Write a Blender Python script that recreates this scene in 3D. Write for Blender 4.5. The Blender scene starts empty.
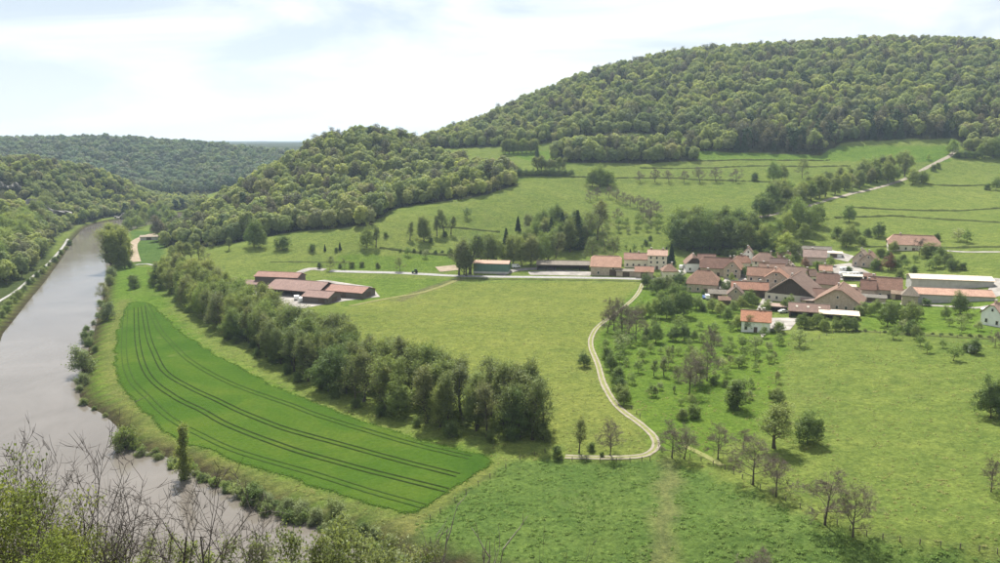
import bpy, math, random
import numpy as np
from mathutils import Vector, Matrix
from mathutils.geometry import delaunay_2d_cdt

SC = bpy.context.scene
COL = SC.collection
R = math.radians

# ------------------------------------------------------------------ camera
CAM = np.array((0.0, 0.0, 85.0))
FPX, PITCH, CX, CY = 770.0, R(10.4), 500.0, 281.5
cd = bpy.data.cameras.new('camera')
cam = bpy.data.objects.new('camera', cd)
COL.objects.link(cam)
cam.location = CAM
cam.rotation_euler = (R(90) - PITCH, 0, 0)
cd.sensor_width = 36.0
cd.lens = 36.0 * FPX / 1000.0
cd.clip_start = 0.3
cd.clip_end = 40000
SC.camera = cam

# ------------------------------------------------------------------ light
SUN_EL, SUN_AZ = R(56), R(-9)          # azimuth from +Y towards +X
sdir = Vector((math.sin(SUN_AZ) * math.cos(SUN_EL), math.cos(SUN_AZ) * math.cos(SUN_EL), math.sin(SUN_EL)))
sl = bpy.data.lights.new('sun', 'SUN')
sl.energy = 5.0
sl.angle = R(0.55)
sl.color = (1.0, 0.955, 0.88)
so = bpy.data.objects.new('sun', sl)
COL.objects.link(so)
so.rotation_euler = sdir.to_track_quat('Z', 'Y').to_euler()
so.location = (0, 0, 400)

w = bpy.data.worlds.new('World')
SC.world = w
w.use_nodes = True
nt = w.node_tree
nt.nodes.clear()
N = nt.nodes.new
out = N('ShaderNodeOutputWorld')
bg = N('ShaderNodeBackground')
sky = N('ShaderNodeTexSky')
sky.sky_type = 'NISHITA'
sky.sun_disc = False
sky.sun_elevation = SUN_EL
sky.sun_rotation = SUN_AZ
sky.air_density = 1.0
sky.dust_density = 1.0
sky.ozone_density = 1.0
sky.altitude = 300
tc = N('ShaderNodeTexCoord')
mp = N('ShaderNodeMapping')
mp.inputs['Scale'].default_value = (1.0, 1.0, 5.0)
mp.inputs['Rotation'].default_value = (0, R(4), R(20))
nz = N('ShaderNodeTexNoise')
nz.inputs['Scale'].default_value = 2.3
nz.inputs['Detail'].default_value = 6
nz.inputs['Roughness'].default_value = 0.55
nz.inputs['Distortion'].default_value = 0.6
cr = N('ShaderNodeValToRGB')
cr.color_ramp.elements[0].position = 0.40
cr.color_ramp.elements[0].color = (0, 0, 0, 1)
cr.color_ramp.elements[1].position = 0.66
cr.color_ramp.elements[1].color = (1, 1, 1, 1)
mx = N('ShaderNodeMix')
mx.data_type = 'RGBA'
mx.inputs['B'].default_value = (15.0, 15.1, 15.3, 1)      # thin bright cirrus veil
fm = N('ShaderNodeMath'); fm.operation = 'MULTIPLY_ADD'; fm.inputs[1].default_value = 0.60; fm.inputs[2].default_value = 0.30
L = nt.links.new
L(tc.outputs['Generated'], mp.inputs['Vector'])
L(mp.outputs['Vector'], nz.inputs['Vector'])
L(nz.outputs['Fac'], cr.inputs['Fac'])
L(cr.outputs['Color'], fm.inputs[0])
L(fm.outputs[0], mx.inputs['Factor'])
L(sky.outputs['Color'], mx.inputs['A'])
L(mx.outputs['Result'], bg.inputs['Color'])
bg.inputs['Strength'].default_value = 0.040
L(bg.outputs['Background'], out.inputs['Surface'])

SC.view_settings.view_transform = 'Standard'
SC.view_settings.look = 'None'
SC.view_settings.exposure = 1.15
SC.view_settings.gamma = 1.0
SC.render.engine = 'CYCLES'
SC.cycles.use_denoising = True
SC.cycles.max_bounces = 6
SC.cycles.diffuse_bounces = 2
SC.cycles.glossy_bounces = 2
SC.cycles.transmission_bounces = 3
SC.cycles.transparent_max_bounces = 6
SC.cycles.volume_bounces = 0

# ------------------------------------------------------------------ view geometry
FW = np.array((0, math.cos(PITCH), -math.sin(PITCH)))
UP = np.array((0, math.sin(PITCH), math.cos(PITCH)))
RT = np.array((1.0, 0, 0))

def ray(px, py):
    return FW * FPX + RT * (px - CX) + UP * (CY - py)

def at_y(px, py, Y):                    # point at depth Y seen at a photo position
    d = ray(px, py)
    return CAM + d * (Y / d[1])

def at_z(px, py, z):                    # point at height z seen at a photo position
    d = ray(px, py)
    return CAM + d * ((z - CAM[2]) / d[2])

# ------------------------------------------------------------------ river outline (plan, metres)
def catmull(P, step=4.0, closed=False):
    P = [np.array(p, float) for p in P]
    out = []
    n = len(P)
    rng = range(n if closed else n - 1)
    for i in rng:
        if closed:
            a, b, c, d = P[(i - 1) % n], P[i], P[(i + 1) % n], P[(i + 2) % n]
        else:
            a, b, c, d = P[max(i - 1, 0)], P[i], P[i + 1], P[min(i + 2, n - 1)]
        m = max(2, int(np.linalg.norm(c - b) / step))
        for k in range(m):
            t = k / m
            out.append(0.5 * ((2 * b) + (-a + c) * t + (2 * a - 5 * b + 4 * c - d) * t * t + (-a + 3 * b - 3 * c + d) * t ** 3))
    if not closed:
        out.append(P[-1])
    return np.array(out)

right_bank = [at_z(*p, 0)[:2] for p in ((205, 217), (170, 222), (136, 228), (114, 240), (110, 254), (107, 272), (101, 300), (92, 330), (84, 355), (76, 385), (80, 404), (98, 414),
              (117, 432), (122, 447), (156, 456), (181, 467), (204, 479), (248, 502), (276, 514), (325, 531))]
right_bank += [np.array(p) for p in ((20, 128), (110, 112), (240, 105), (420, 110), (700, 130))]
right_bank = [np.array((-190, 1180)), np.array((-225, 1060)), np.array((-290, 960))] + right_bank
left_bank = [at_z(*p, 0)[:2] for p in ((190, 212), (150, 216), (112, 221), (88, 227), (74, 240), (66, 254), (50, 277), (30, 302), (8, 330), (-22, 360))]
left_bank = [np.array((-250, 1220)), np.array((-280, 1090)), np.array((-330, 1010))] + left_bank
left_bank += [np.array(p) for p in ((-232, 230), (-195, 170), (-130, 115), (-50, 82), (60, 62), (180, 55), (420, 58), (700, 70))]
RB = catmull(right_bank, 5.0)
LB = catmull(left_bank, 5.0)
RIVER = np.vstack([RB, LB[::-1]])

def inside(poly, x, y):
    x = np.asarray(x, float); y = np.asarray(y, float)
    c = np.zeros(x.shape, bool)
    n = len(poly)
    j = n - 1
    for i in range(n):
        xi, yi = poly[i]; xj, yj = poly[j]
        if yi != yj:
            c ^= ((yi > y) != (yj > y)) & (x < (xj - xi) * (y - yi) / (yj - yi) + xi)
        j = i
    return c

def dist_line(line, x, y, closed=False):
    best = np.full(np.shape(x), 1e9)
    n = len(line)
    for i in range(n if closed else n - 1):
        a = line[i]; b = line[(i + 1) % n]
        dx, dy = b - a
        l2 = dx * dx + dy * dy + 1e-9
        t = np.clip(((x - a[0]) * dx + (y - a[1]) * dy) / l2, 0, 1)
        best = np.minimum(best, (x - a[0] - t * dx) ** 2 + (y - a[1] - t * dy) ** 2)
    return np.sqrt(best)

# ------------------------------------------------------------------ terrain control heights
CT = []
def gz(px, py, z): CT.append(at_z(px, py, z))
def gy(px, py, Y): CT.append(at_y(px, py, Y))
def can(px, py, Y, h=13):
    p = at_y(px, py, Y); p[2] -= h; CT.append(p)
def wp(x, y, z): CT.append(np.array((x, y, z), float))
for a in ((120, 300, 2.5), (135, 340, 2.5), (200, 350, 3.2), (160, 440, 2.3), (400, 500, 2.8), (300, 420, 3.4), (300, 480, 2.6), (560, 560, 4.0), (700, 560, 5.5), (900, 560, 8),
          (1000, 500, 10), (800, 450, 8), (650, 450, 6), (520, 450, 4), (450, 380, 4.8), (550, 320, 5.5), (650, 340, 7), (800, 350, 9), (1000, 400, 12),
          (1000, 330, 13.5), (900, 330, 11), (720, 300, 8), (830, 310, 9), (950, 300, 12), (600, 283, 6.5), (470, 276, 6.5), (340, 275, 6), (340, 310, 4.6),
          (240, 290, 4.6), (180, 262, 4), (145, 245, 2.5), (160, 228, 2.5), (715, 256, 13), (900, 252, 20), (800, 264, 13.5), (1000, 252, 24),
          (1150, 350, 18), (1150, 480, 14), (1150, 250, 30)):
    gz(*a)
for a in ((700, 215, 560), (700, 183, 665), (690, 160, 740), (810, 153, 765), (950, 157, 725), (900, 200, 600), (1000, 200, 590), (820, 203, 575), (600, 190, 650),
          (520, 190, 630), (420, 215, 560), (375, 230, 530), (480, 240, 530), (560, 250, 500), (650, 240, 515), (300, 237, 535), (255, 250, 500), (215, 250, 505),
          (330, 262, 480), (550, 166, 720), (530, 157, 790), (430, 153, 850), (450, 186, 680), (1000, 160, 720), (1150, 190, 600)):
    gy(*a)
for a in ((415, 141, 960), (460, 125, 990), (500, 110, 1010), (550, 88, 1050), (600, 69, 1080), (650, 57, 1110), (700, 49, 1130), (800, 43, 1150), (880, 38, 1150), (1000, 41, 1130), (1150, 50, 1100)):
    can(*a)
    p = CT[-1]
    wp(p[0] * 1.2, p[1] * 1.2, p[2] - 8)
    wp(p[0] * 1.55, p[1] * 1.55, p[2] - 30)
for a in ((365, 127, 800, 14), (330, 134, 800, 14), (395, 133, 810, 14), (300, 150, 780, 14), (250, 182, 735, 13), (205, 213, 690, 11), (300, 195, 640, 13), (250, 215, 610, 12),
          (400, 178, 690, 13), (350, 165, 700, 14), (200, 232, 590, 8), (350, 200, 600, 12)):
    can(*a)
for px, Y, z in ((365, 960, 45), (300, 960, 20), (250, 900, 6), (430, 1050, 62), (215, 880, 5), (150, 1100, 3), (260, 1150, 12), (180, 750, 3), (330, 1150, 30), (170, 620, 3), (150, 700, 2.5), (190, 640, 4), (165, 780, 2.5), (200, 800, 3)):
    wp((px - 500) / 757 * Y, Y, z)
for a in ((0, 157, 780), (60, 158, 850), (100, 166, 920), (150, 191, 970), (185, 206, 1000), (0, 198, 650), (0, 240, 520), (50, 215, 730), (50, 190, 800), (100, 200, 870), (-150, 150, 740), (-150, 220, 560), (-300, 140, 680)):
    can(*a, {0: 31, 60: 25, 100: 18, -150: 30, -300: 30}.get(a[0], 12) if a[2] > 700 else (12 if a[0] >= 0 else 24))
for a in ((0, 292, 3), (35, 266, 3), (62, 243, 3), (20, 258, 4), (100, 222, 3), (-60, 300, 6)):
    gz(*a)
for a in ((0, 140, 1600), (100, 138, 1600), (200, 144, 1590), (290, 154, 1520), (-150, 140, 1600), (330, 160, 1500)):
    can(*a)
    p = CT[-1]
    wp(p[0] * 1.25, p[1] * 1.25, p[2] - 14)
for px, Y, z in ((200, 1200, 6), (100, 1230, 5), (0, 1200, 12), (-150, 1100, 40)):
    wp((px - 500) / 757 * Y, Y, z)
for x in (-140, -60, 20, 120, 260, 450):
    o = {-140: 48, -60: 12, 20: 0, 120: -8, 260: -12, 450: -8}[x]
    for y, z in ((-250, 92), (-60, 88), (-12, 84.5), (2, 83.2), (10, 75), (20, 66), (44, 47), (56, 33)):
        if y + o < 62 or x < -100:
            wp(x, y + o, z)
wp(-330, 120, 70); wp(-330, 260, 40); wp(-500, 350, 60); wp(-300, 60, 86)
CT = np.array(CT)
CC = 22.0
def mq(r2): return np.sqrt(r2 + CC * CC)
A = mq((CT[:, None, 0] - CT[None, :, 0]) ** 2 + (CT[:, None, 1] - CT[None, :, 1]) ** 2)
nC = len(CT)
M = np.zeros((nC + 1, nC + 1)); M[:nC, :nC] = A - 0.6 * np.eye(nC); M[nC, :nC] = 1; M[:nC, nC] = 1
WT = np.linalg.solve(M, np.append(CT[:, 2], 0))

def sm(a, b, x):
    t = np.clip((x - a) / (b - a), 0, 1)
    return t * t * (3 - 2 * t)

_rs = np.random.RandomState(5)
_oct = [(_rs.rand(2) * 6.28, _rs.rand() * 6.28, _rs.rand() * 6.28) for _ in range(8)]
def waves(x, y, lam):
    s = 0
    for (ph, a, b) in _oct:
        k = 6.28 / (lam * (0.6 + 0.8 * (a / 6.28)))
        s = s + np.sin(k * (x * math.cos(b) + y * math.sin(b)) + ph[0]) * np.sin(k * .7 * (x * math.sin(b * 1.7) + y * math.cos(b * 1.3)) + ph[1])
    return s / 4

def raw_height(x, y):
    z = np.full(x.shape, WT[nC])
    for i in range(nC):
        z += WT[i] * mq((x - CT[i, 0]) ** 2 + (y - CT[i, 1]) ** 2)
    r = np.hypot(x, y - 300)
    far = 66 + 14 * waves(x, y, 2600) + 6 * waves(x, y, 900)
    k = sm(1500, 2300, r)
    z = np.clip(z, 1.6, 260)
    z = z * (1 - k) + far * k
    z = z + 0.5 * waves(x, y, 45) * sm(12, 30, z) + 0.08 * waves(x, y, 17)
    return z

def axis(lo, hi, step, far_lo, far_hi):
    a = list(np.arange(lo, hi + .1, step))
    s = step; v = hi
    while v < far_hi:
        s *= 1.09; v += s; a.append(v)
    s = step; v = lo; b = []
    while v > far_lo:
        s *= 1.09; v -= s; b.append(v)
    return np.array(b[::-1] + a)
XS = axis(-460, 480, 3.8, -9000, 9000)
YS = axis(60, 860, 3.8, -2500, 12000)
GX, GY = np.meshgrid(XS, YS)
GZ = raw_height(GX, GY)
_near = (GX > -900) & (GX < 800) & (GY < 1400) & (GY > -50)
_i = np.where(_near)
_din = inside(RIVER, GX[_i], GY[_i])
_dl = np.minimum(dist_line(RB, GX[_i], GY[_i]), dist_line(LB, GX[_i], GY[_i]))
_sd = np.where(_din, -_dl, _dl)
_z = GZ[_i]
_bank = -2.4 + 4.2 * sm(-7.0, 7.5, _sd)
_z2 = np.where(_sd < 7.5, np.minimum(_bank, np.maximum(_z, 1.8)), np.maximum(_z, 1.8))
_z2 = np.where((_sd >= 7.5) & (_sd < 30), 1.8 + (np.maximum(_z, 1.8) - 1.8) * sm(7.5, 30, _sd), _z2)
GZ[_i] = _z2

def ground_z(x, y):
    x = np.asarray(x, float); y = np.asarray(y, float)
    i = np.clip(np.searchsorted(XS, x) - 1, 0, len(XS) - 2)
    j = np.clip(np.searchsorted(YS, y) - 1, 0, len(YS) - 2)
    u = (x - XS[i]) / (XS[i + 1] - XS[i]); v = (y - YS[j]) / (YS[j + 1] - YS[j])
    a = GZ[j, i]; b = GZ[j, i + 1]; c = GZ[j + 1, i + 1]; d = GZ[j + 1, i]
    return np.where(u >= v, a + (b - a) * u + (c - b) * v, a + (c - d) * u + (d - a) * v)

_T = np.concatenate([np.linspace(60, 700, 900), np.linspace(700, 2500, 500)[1:]])
def on_ground(px, py):
    d = ray(px, py); d = d / d[1]
    P = CAM[None, :] + _T[:, None] * d[None, :]
    dz = P[:, 2] - np.maximum(ground_z(P[:, 0], P[:, 1]), 0)
    k = np.where(dz < 0)[0]
    k = k[0] if len(k) else len(_T) - 1
    if k == 0: return P[0]
    t = _T[k - 1] + (_T[k] - _T[k - 1]) * dz[k - 1] / (dz[k - 1] - dz[k] + 1e-9)
    p = CAM + t * d
    p[2] = float(ground_z(p[0], p[1]))
    return p

def project(P):
    P = np.asarray(P, float) - CAM
    u = P @ RT; v = P @ UP; f = P @ FW
    return CX + FPX * u / f, CY - FPX * v / f

# ------------------------------------------------------------------ materials
def newmat(name):
    m = bpy.data.materials.new(name); m.use_nodes = True
    nt = m.node_tree; nt.nodes.clear()
    o = nt.nodes.new('ShaderNodeOutputMaterial')
    return m, nt, o

def node(nt, typ, **kw):
    n = nt.nodes.new(typ)
    for k, v in kw.items():
        if k in n.inputs: n.inputs[k].default_value = v
        else: setattr(n, k, v)
    return n

def ramp(nt, fac, stops):
    r = nt.nodes.new('ShaderNodeValToRGB')
    e = r.color_ramp.elements
    while len(e) < len(stops): e.new(0.5)
    for el, (p, c) in zip(e, stops):
        el.position = p; el.color = (*c, 1)
    nt.links.new(fac, r.inputs['Fac'])
    return r.outputs['Color']

def mixc(nt, a, b, fac, mode='MIX'):
    m = nt.nodes.new('ShaderNodeMix'); m.data_type = 'RGBA'; m.blend_type = mode
    for s, v in (('A', a), ('B', b), ('Factor', fac)):
        if hasattr(v, 'is_output') or hasattr(v, 'links'): nt.links.new(v, m.inputs[s])
        else: m.inputs[s].default_value = (*v, 1) if isinstance(v, tuple) else v
    return m.outputs['Result']

def noise(nt, vec, scale, detail=4, rough=.55, dist=0.0):
    n = node(nt, 'ShaderNodeTexNoise', Scale=scale, Detail=detail, Roughness=rough, Distortion=dist)
    if vec is not None: nt.links.new(vec, n.inputs['Vector'])
    return n.outputs['Fac']

def leaf_material(name, stops, trans=0.42, vary=0.35):
    m, nt, o = newmat(name)
    oi = node(nt, 'ShaderNodeObjectInfo')
    col = ramp(nt, oi.outputs['Random'], [(p_, tuple(v * 2.2 for v in c_)) for p_, c_ in stops])
    g = node(nt, 'ShaderNodeNewGeometry')
    n1 = noise(nt, g.outputs['Position'], 0.55, 3)
    v = ramp(nt, n1, ((.3, (1 - vary,) * 3), (.7, (1 + vary * .6,) * 3)))
    col = mixc(nt, col, v, 1.0, 'MULTIPLY')
    n2 = noise(nt, g.outputs['Position'], 0.016, 4, .6)          # stands of different species
    col = mixc(nt, col, ramp(nt, n2, ((.36, (.82, .88, .96)), (.5, (.97, 1, 1)), (.64, (1.10, 1.12, .96)))), 1.0, 'MULTIPLY')
    r2 = node(nt, 'ShaderNodeMath', operation='MULTIPLY'); r2.inputs[1].default_value = 7.31
    nt.links.new(oi.outputs['Random'], r2.inputs[0])
    r3 = node(nt, 'ShaderNodeMath', operation='FRACT'); nt.links.new(r2.outputs[0], r3.inputs[0])
    col = mixc(nt, col, ramp(nt, r3.outputs[0], ((0, (.86, .88, .90)), (.6, (1.0, 1.01, 1)), (1, (1.16, 1.16, 1.08)))), 1.0, 'MULTIPLY')
    d = node(nt, 'ShaderNodeBsdfDiffuse'); t = node(nt, 'ShaderNodeBsdfTranslucent')
    nt.links.new(col, d.inputs['Color'])
    tcol = mixc(nt, col, (1.0, 1.0, .55), 1.0, 'MULTIPLY')
    nt.links.new(tcol, t.inputs['Color'])
    mx = node(nt, 'ShaderNodeMixShader'); mx.inputs[0].default_value = trans
    nt.links.new(d.outputs[0], mx.inputs[1]); nt.links.new(t.outputs[0], mx.inputs[2])
    gl = node(nt, 'ShaderNodeBsdfGlossy', Roughness=.45); gl.inputs['Color'].default_value = (.9, .95, 1, 1)
    m2 = node(nt, 'ShaderNodeMixShader'); m2.inputs[0].default_value = .008
    nt.links.new(mx.outputs[0], m2.inputs[1]); nt.links.new(gl.outputs[0], m2.inputs[2])
    nt.links.new(m2.outputs[0], o.inputs['Surface'])
    return m

def solid_material(name, c1, c2, scale=1.0, rough=.85, spec=.2, detail=5, bump=0.0, streak=None, rand=0.0):
    m, nt, o = newmat(name)
    tcn = node(nt, 'ShaderNodeTexCoord')
    vec = tcn.outputs['Object']
    if streak:
        mpn = node(nt, 'ShaderNodeMapping'); mpn.inputs['Scale'].default_value = streak
        nt.links.new(vec, mpn.inputs['Vector']); vec = mpn.outputs['Vector']
    f = noise(nt, vec, scale, detail, .6)
    col = ramp(nt, f, ((.32, c1), (.68, c2)))
    if rand:
        oi = node(nt, 'ShaderNodeObjectInfo')
        v = ramp(nt, oi.outputs['Random'], ((0, (1 - rand,) * 3), (1, (1 + rand,) * 3)))
        col = mixc(nt, col, v, 1.0, 'MULTIPLY')
    b = node(nt, 'ShaderNodeBsdfPrincipled', Roughness=rough)
    b.inputs['Specular IOR Level'].default_value = spec
    nt.links.new(col, b.inputs['Base Color'])
    if bump:
        bn = node(nt, 'ShaderNodeBump', Strength=bump, Distance=.1)
        nt.links.new(f, bn.inputs['Height']); nt.links.new(bn.outputs['Normal'], b.inputs['Normal'])
    nt.links.new(b.outputs[0], o.inputs['Surface'])
    return m

M = {}
M['leaf'] = leaf_material('leaf_fresh', ((0, (.112, .138, .040)), (.35, (.088, .120, .036)), (.7, (.128, .148, .046)), (1, (.105, .118, .044))))
M['leaf_dark'] = leaf_material('leaf_dark', ((0, (.060, .084, .028)), (.5, (.074, .098, .031)), (1, (.088, .106, .036))), .38)
M['leaf_belt'] = leaf_material('leaf_belt', ((0, (.098, .114, .037)), (.4, (.118, .132, .043)), (.75, (.082, .106, .034)), (1, (.116, .116, .050))))
M['leaf_bud'] = leaf_material('leaf_bud', ((0, (.094, .104, .044)), (.5, (.088, .108, .039)), (1, (.104, .106, .052))), .42)
M['leaf_forest'] = leaf_material('leaf_forest', ((0, (.130, .148, .056)), (.2, (.160, .174, .066)), (.38, (.108, .130, .052)), (.52, (.140, .136, .078)), (.66, (.172, .182, .070)), (.82, (.092, .114, .050)), (1, (.150, .158, .068))), .46, .2)
M['leaf_far'] = leaf_material('leaf_far', ((0, (.066, .092, .054)), (.35, (.086, .110, .058)), (.65, (.080, .084, .064)), (1, (.100, .120, .060))), .35, .22)  # blue-green cast puts part of the distance haze into the leaf colour
M['leaf_grey'] = leaf_material('leaf_grey', ((0, (.070, .064, .048)), (.5, (.062, .066, .040)), (1, (.082, .070, .056))), .3)  # grey-brown buds, darkened so the hill-foot band carries its trunk shading in colour
M['leaf_poplar'] = leaf_material('leaf_poplar', ((0, (.110, .125, .034)), (1, (.125, .135, .040))), .45)
M['leaf_willow'] = leaf_material('leaf_willow', ((0, (.120, .135, .075)), (.5, (.105, .125, .050)), (1, (.135, .150, .060))), .4)
M['leaf_near'] = leaf_material('leaf_near', ((0, (.092, .108, .028)), (.5, (.080, .100, .028)), (1, (.110, .118, .038))), .45, .3)
M['leaf_near_pale'] = leaf_material('leaf_near_pale', ((0, (.098, .110, .052)), (.5, (.084, .098, .042)), (1, (.112, .120, .062))), .42, .3)
M['blossom'] = leaf_material('leaf_blossom', ((0, (.110, .140, .044)), (.7, (.088, .120, .036)), (1, (.165, .170, .100))), .4)
M['needle'] = leaf_material('needle', ((0, (.027, .042, .021)), (1, (.040, .056, .026))), .2)
M['copper'] = leaf_material('leaf_copper', ((0, (.085, .045, .035)), (1, (.095, .055, .04))), .35)
M['bark'] = solid_material('bark', (.055, .045, .035), (.105, .09, .072), 3.0, streak=(3, 3, .4))
M['twig'] = solid_material('twig', (.105, .086, .064), (.17, .142, .110), 2.0)
M['twig_near'] = solid_material('twig_near', (.048, .041, .036), (.115, .10, .09), 9.0)
M['dead'] = solid_material('dead_wood', (.14, .12, .10), (.24, .22, .195), 5.0)

# ------------------------------------------------------------------ mesh helpers
def mesh_np(name, V, F, mat):
    V = np.asarray(V, np.float32); F = np.asarray(F, np.int32)
    me = bpy.data.meshes.new(name)
    me.vertices.add(len(V)); me.vertices.foreach_set('co', V.ravel())
    k = F.shape[1]
    me.loops.add(F.size); me.loops.foreach_set('vertex_index', F.ravel())
    me.polygons.add(len(F)); me.polygons.foreach_set('loop_start', np.arange(0, F.size, k, dtype=np.int32))
    me.polygons.foreach_set('loop_total', np.full(len(F), k, np.int32))
    me.update(calc_edges=True)
    if mat is not None: me.materials.append(mat)
    return me

def obj(name, me, parent=None):
    o = bpy.data.objects.new(name, me)
    COL.objects.link(o)
    if parent is not None: o.parent = parent
    return o

def tag(o, label=None, cat=None, group=None, kind=None):
    if label: o['label'] = label
    if cat: o['category'] = cat
    if group: o['group'] = group
    if kind: o['kind'] = kind
    return o

def empty(name, loc, rz=0.0):
    o = bpy.data.objects.new(name, None); COL.objects.link(o)
    o.location = loc; o.rotation_euler = (0, 0, rz); o.empty_display_size = .5
    return o

class Tubes:
    def __init__(self): self.V = []; self.F = []; self.n = 0
    def add(self, pts, rad, k=4):
        pts = np.asarray(pts, float); m = len(pts)
        d = np.gradient(pts, axis=0); d /= (np.linalg.norm(d, axis=1)[:, None] + 1e-9)
        ref = np.array((0.31, .95, .07)) if abs(d[0][2]) > .6 else np.array((.05, .1, 1.0))
        a = np.cross(d, ref); a /= (np.linalg.norm(a, axis=1)[:, None] + 1e-9)
        b = np.cross(d, a)
        th = np.arange(k) * 2 * math.pi / k
        ring = (a[:, None, :] * np.cos(th)[None, :, None] + b[:, None, :] * np.sin(th)[None, :, None]) * np.asarray(rad)[:, None, None] + pts[:, None, :]
        self.V.append(ring.reshape(-1, 3))
        i = np.arange(m - 1)[:, None] * k + np.arange(k)[None, :] + self.n
        j = np.arange(m - 1)[:, None] * k + (np.arange(k)[None, :] + 1) % k + self.n
        self.F.append(np.stack([i, j, j + k, i + k], -1).reshape(-1, 4))
        self.n += m * k
    def data(self): return np.vstack(self.V), np.vstack(self.F)
    def mesh(self, name, mat): return mesh_np(name, *self.data(), mat)

def leaf_quads(rs, P, size, outward, up=.35, out=.7, aspect=1.35):
    n = len(P)
    nr = rs.normal(size=(n, 3)); nr /= np.linalg.norm(nr, axis=1)[:, None]
    nr = nr + out * outward + np.array((0, 0, up)); nr /= (np.linalg.norm(nr, axis=1)[:, None] + 1e-9)
    t = np.cross(nr, rs.normal(size=(n, 3))); t /= (np.linalg.norm(t, axis=1)[:, None] + 1e-9)
    b = np.cross(nr, t)
    s = size * (.6 + .8 * rs.rand(n))[:, None] * .5
    fold = nr * s * .35
    V = np.stack([P - t * s * aspect, P + b * s + fold, P + t * s * aspect, P - b * s + fold], 1).reshape(-1, 3)
    F = np.arange(n * 4).reshape(-1, 4)
    return V, F

# ------------------------------------------------------------------ tree skeleton
def rot_about(rs, d, ang):
    r = rs.normal(size=3); r -= d * (r @ d); r /= np.linalg.norm(r) + 1e-9
    v = d * math.cos(ang) + r * math.sin(ang)
    return v / np.linalg.norm(v)

def limb(rs, p, d, L, n, up, wob):
    pts = [p]
    for i in range(n):
        d = d + np.array((0, 0, up)) / n + rs.normal(size=3) * wob
        d = d / np.linalg.norm(d)
        p = p + d * L / n
        pts.append(p)
    return np.array(pts), d

def grow(seed, h, clear=.22, rad=.34, nl=12, sub=5, tw=4, fine=0, el0=20, el1=70, up=.5, thick=.018, stems=1, prof=1.0, lean=.04, tip=.12):
    rs = np.random.RandomState(seed)
    tb = Tubes(); tips = []
    for s in range(stems):
        sh = h * (1 - .25 * rs.rand() * (stems > 1))
        d0 = np.array((rs.normal() * lean, rs.normal() * lean, 1.0))
        if stems > 1: d0[:2] += rs.normal(size=2) * .28
        d0 /= np.linalg.norm(d0)
        base = np.array((rs.normal() * .02 * h, rs.normal() * .02 * h, -.3)) if stems > 1 else np.array((0, 0, -.3))
        tp, td = limb(rs, base, d0, sh * .93, 7, .15, .05)
        r0 = thick * sh
        tr = r0 * np.linspace(1, tip, 8) ** .8; tr[0] *= 1.35
        tb.add(tp, tr, 6)
        tips.append(tp[-1])
        a0 = rs.rand() * 6.28
        for i in range(nl):
            u = (i + .5 + .5 * rs.normal() * .5) / nl
            u = min(max(u, 0), .98)
            t = clear + (.97 - clear) * u
            f = t * 7; k = min(int(f), 6); p = tp[k] + (tp[k + 1] - tp[k]) * (f - k)
            az = a0 + i * 2.4 + rs.normal() * .4
            el = R(min(84, el0 + (el1 - el0) * u + rs.normal() * 7))
            d = np.array((math.cos(az) * math.cos(el), math.sin(az) * math.cos(el), math.sin(el)))
            env = (1.08 - .62 * u ** prof) * (.75 + .25 * min(1, u * 5 + .4))
            Ll = rad * h * env * (.78 + .44 * rs.rand()) / max(.55, math.cos(el) ** .5)
            rl = r0 * max(1 - t, tip * 1.2) * .62 + .012
            lp, ld = limb(rs, p, d, Ll, 5, up * .6, .12)
            tb.add(lp, rl * np.linspace(1, .22, 6), 4)
            tips.append(lp[-1]); tips.append(lp[3])
            for j in range(sub):
                q = .3 + .7 * (j + rs.rand()) / sub
                f = q * 5; k = min(int(f), 4); sp = lp[k] + (lp[k + 1] - lp[k]) * (f - k)
                sd = rot_about(rs, ld if k > 2 else (lp[k + 1] - lp[k]) / np.linalg.norm(lp[k + 1] - lp[k]), R(35 + 25 * rs.rand()))
                sL = Ll * .46 * (1.25 - .6 * q) * (.7 + .6 * rs.rand())
                p2, d2 = limb(rs, sp, sd, sL, 3, up * .35, .15)
                rr = max(rl * .45, .012)
                tb.add(p2, rr * np.linspace(1, .3, 4), 3)
                tips.append(p2[-1]); tips.append(p2[2])
                for _ in range(tw):
                    q2 = .3 + .7 * rs.rand()
                    f = q2 * 3; k2 = min(int(f), 2); s3 = p2[k2] + (p2[k2 + 1] - p2[k2]) * (f - k2)
                    p3, d3 = limb(rs, s3, rot_about(rs, d2, R(30 + 35 * rs.rand())), sL * .55 * (.6 + .8 * rs.rand()), 2, up * .3, .15)
                    tb.add(p3, max(rr * .5, .008) * np.linspace(1, .35, 3), 3)
                    tips.append(p3[-1])
                    for _ in range(fine):
                        k3 = rs.randint(0, 2)
                        s4 = p3[k3] + (p3[k3 + 1] - p3[k3]) * rs.rand()
                        p4, _d = limb(rs, s4, rot_about(rs, d3, R(25 + 35 * rs.rand())), sL * .32 * (.6 + .8 * rs.rand()), 2, up * .25, .15)
                        tb.add(p4, max(rr * .3, .005 + .0013 * h) * np.linspace(1, .4, 3), 3)
    return tb, np.array(tips), rs

def crown_leaves(rs, tips, h, n, size, spread, c=None, up=.35, out=.7):
    k = rs.randint(0, len(tips), n)
    P = tips[k] + rs.normal(size=(n, 3)) * spread
    P = P[P[:, 2] > .04 * h]
    c = np.array((0, 0, h * .52)) if c is None else c
    o = P - c; o /= (np.linalg.norm(o, axis=1)[:, None] + 1e-9)
    return leaf_quads(rs, P, size, o, up, out)

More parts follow.
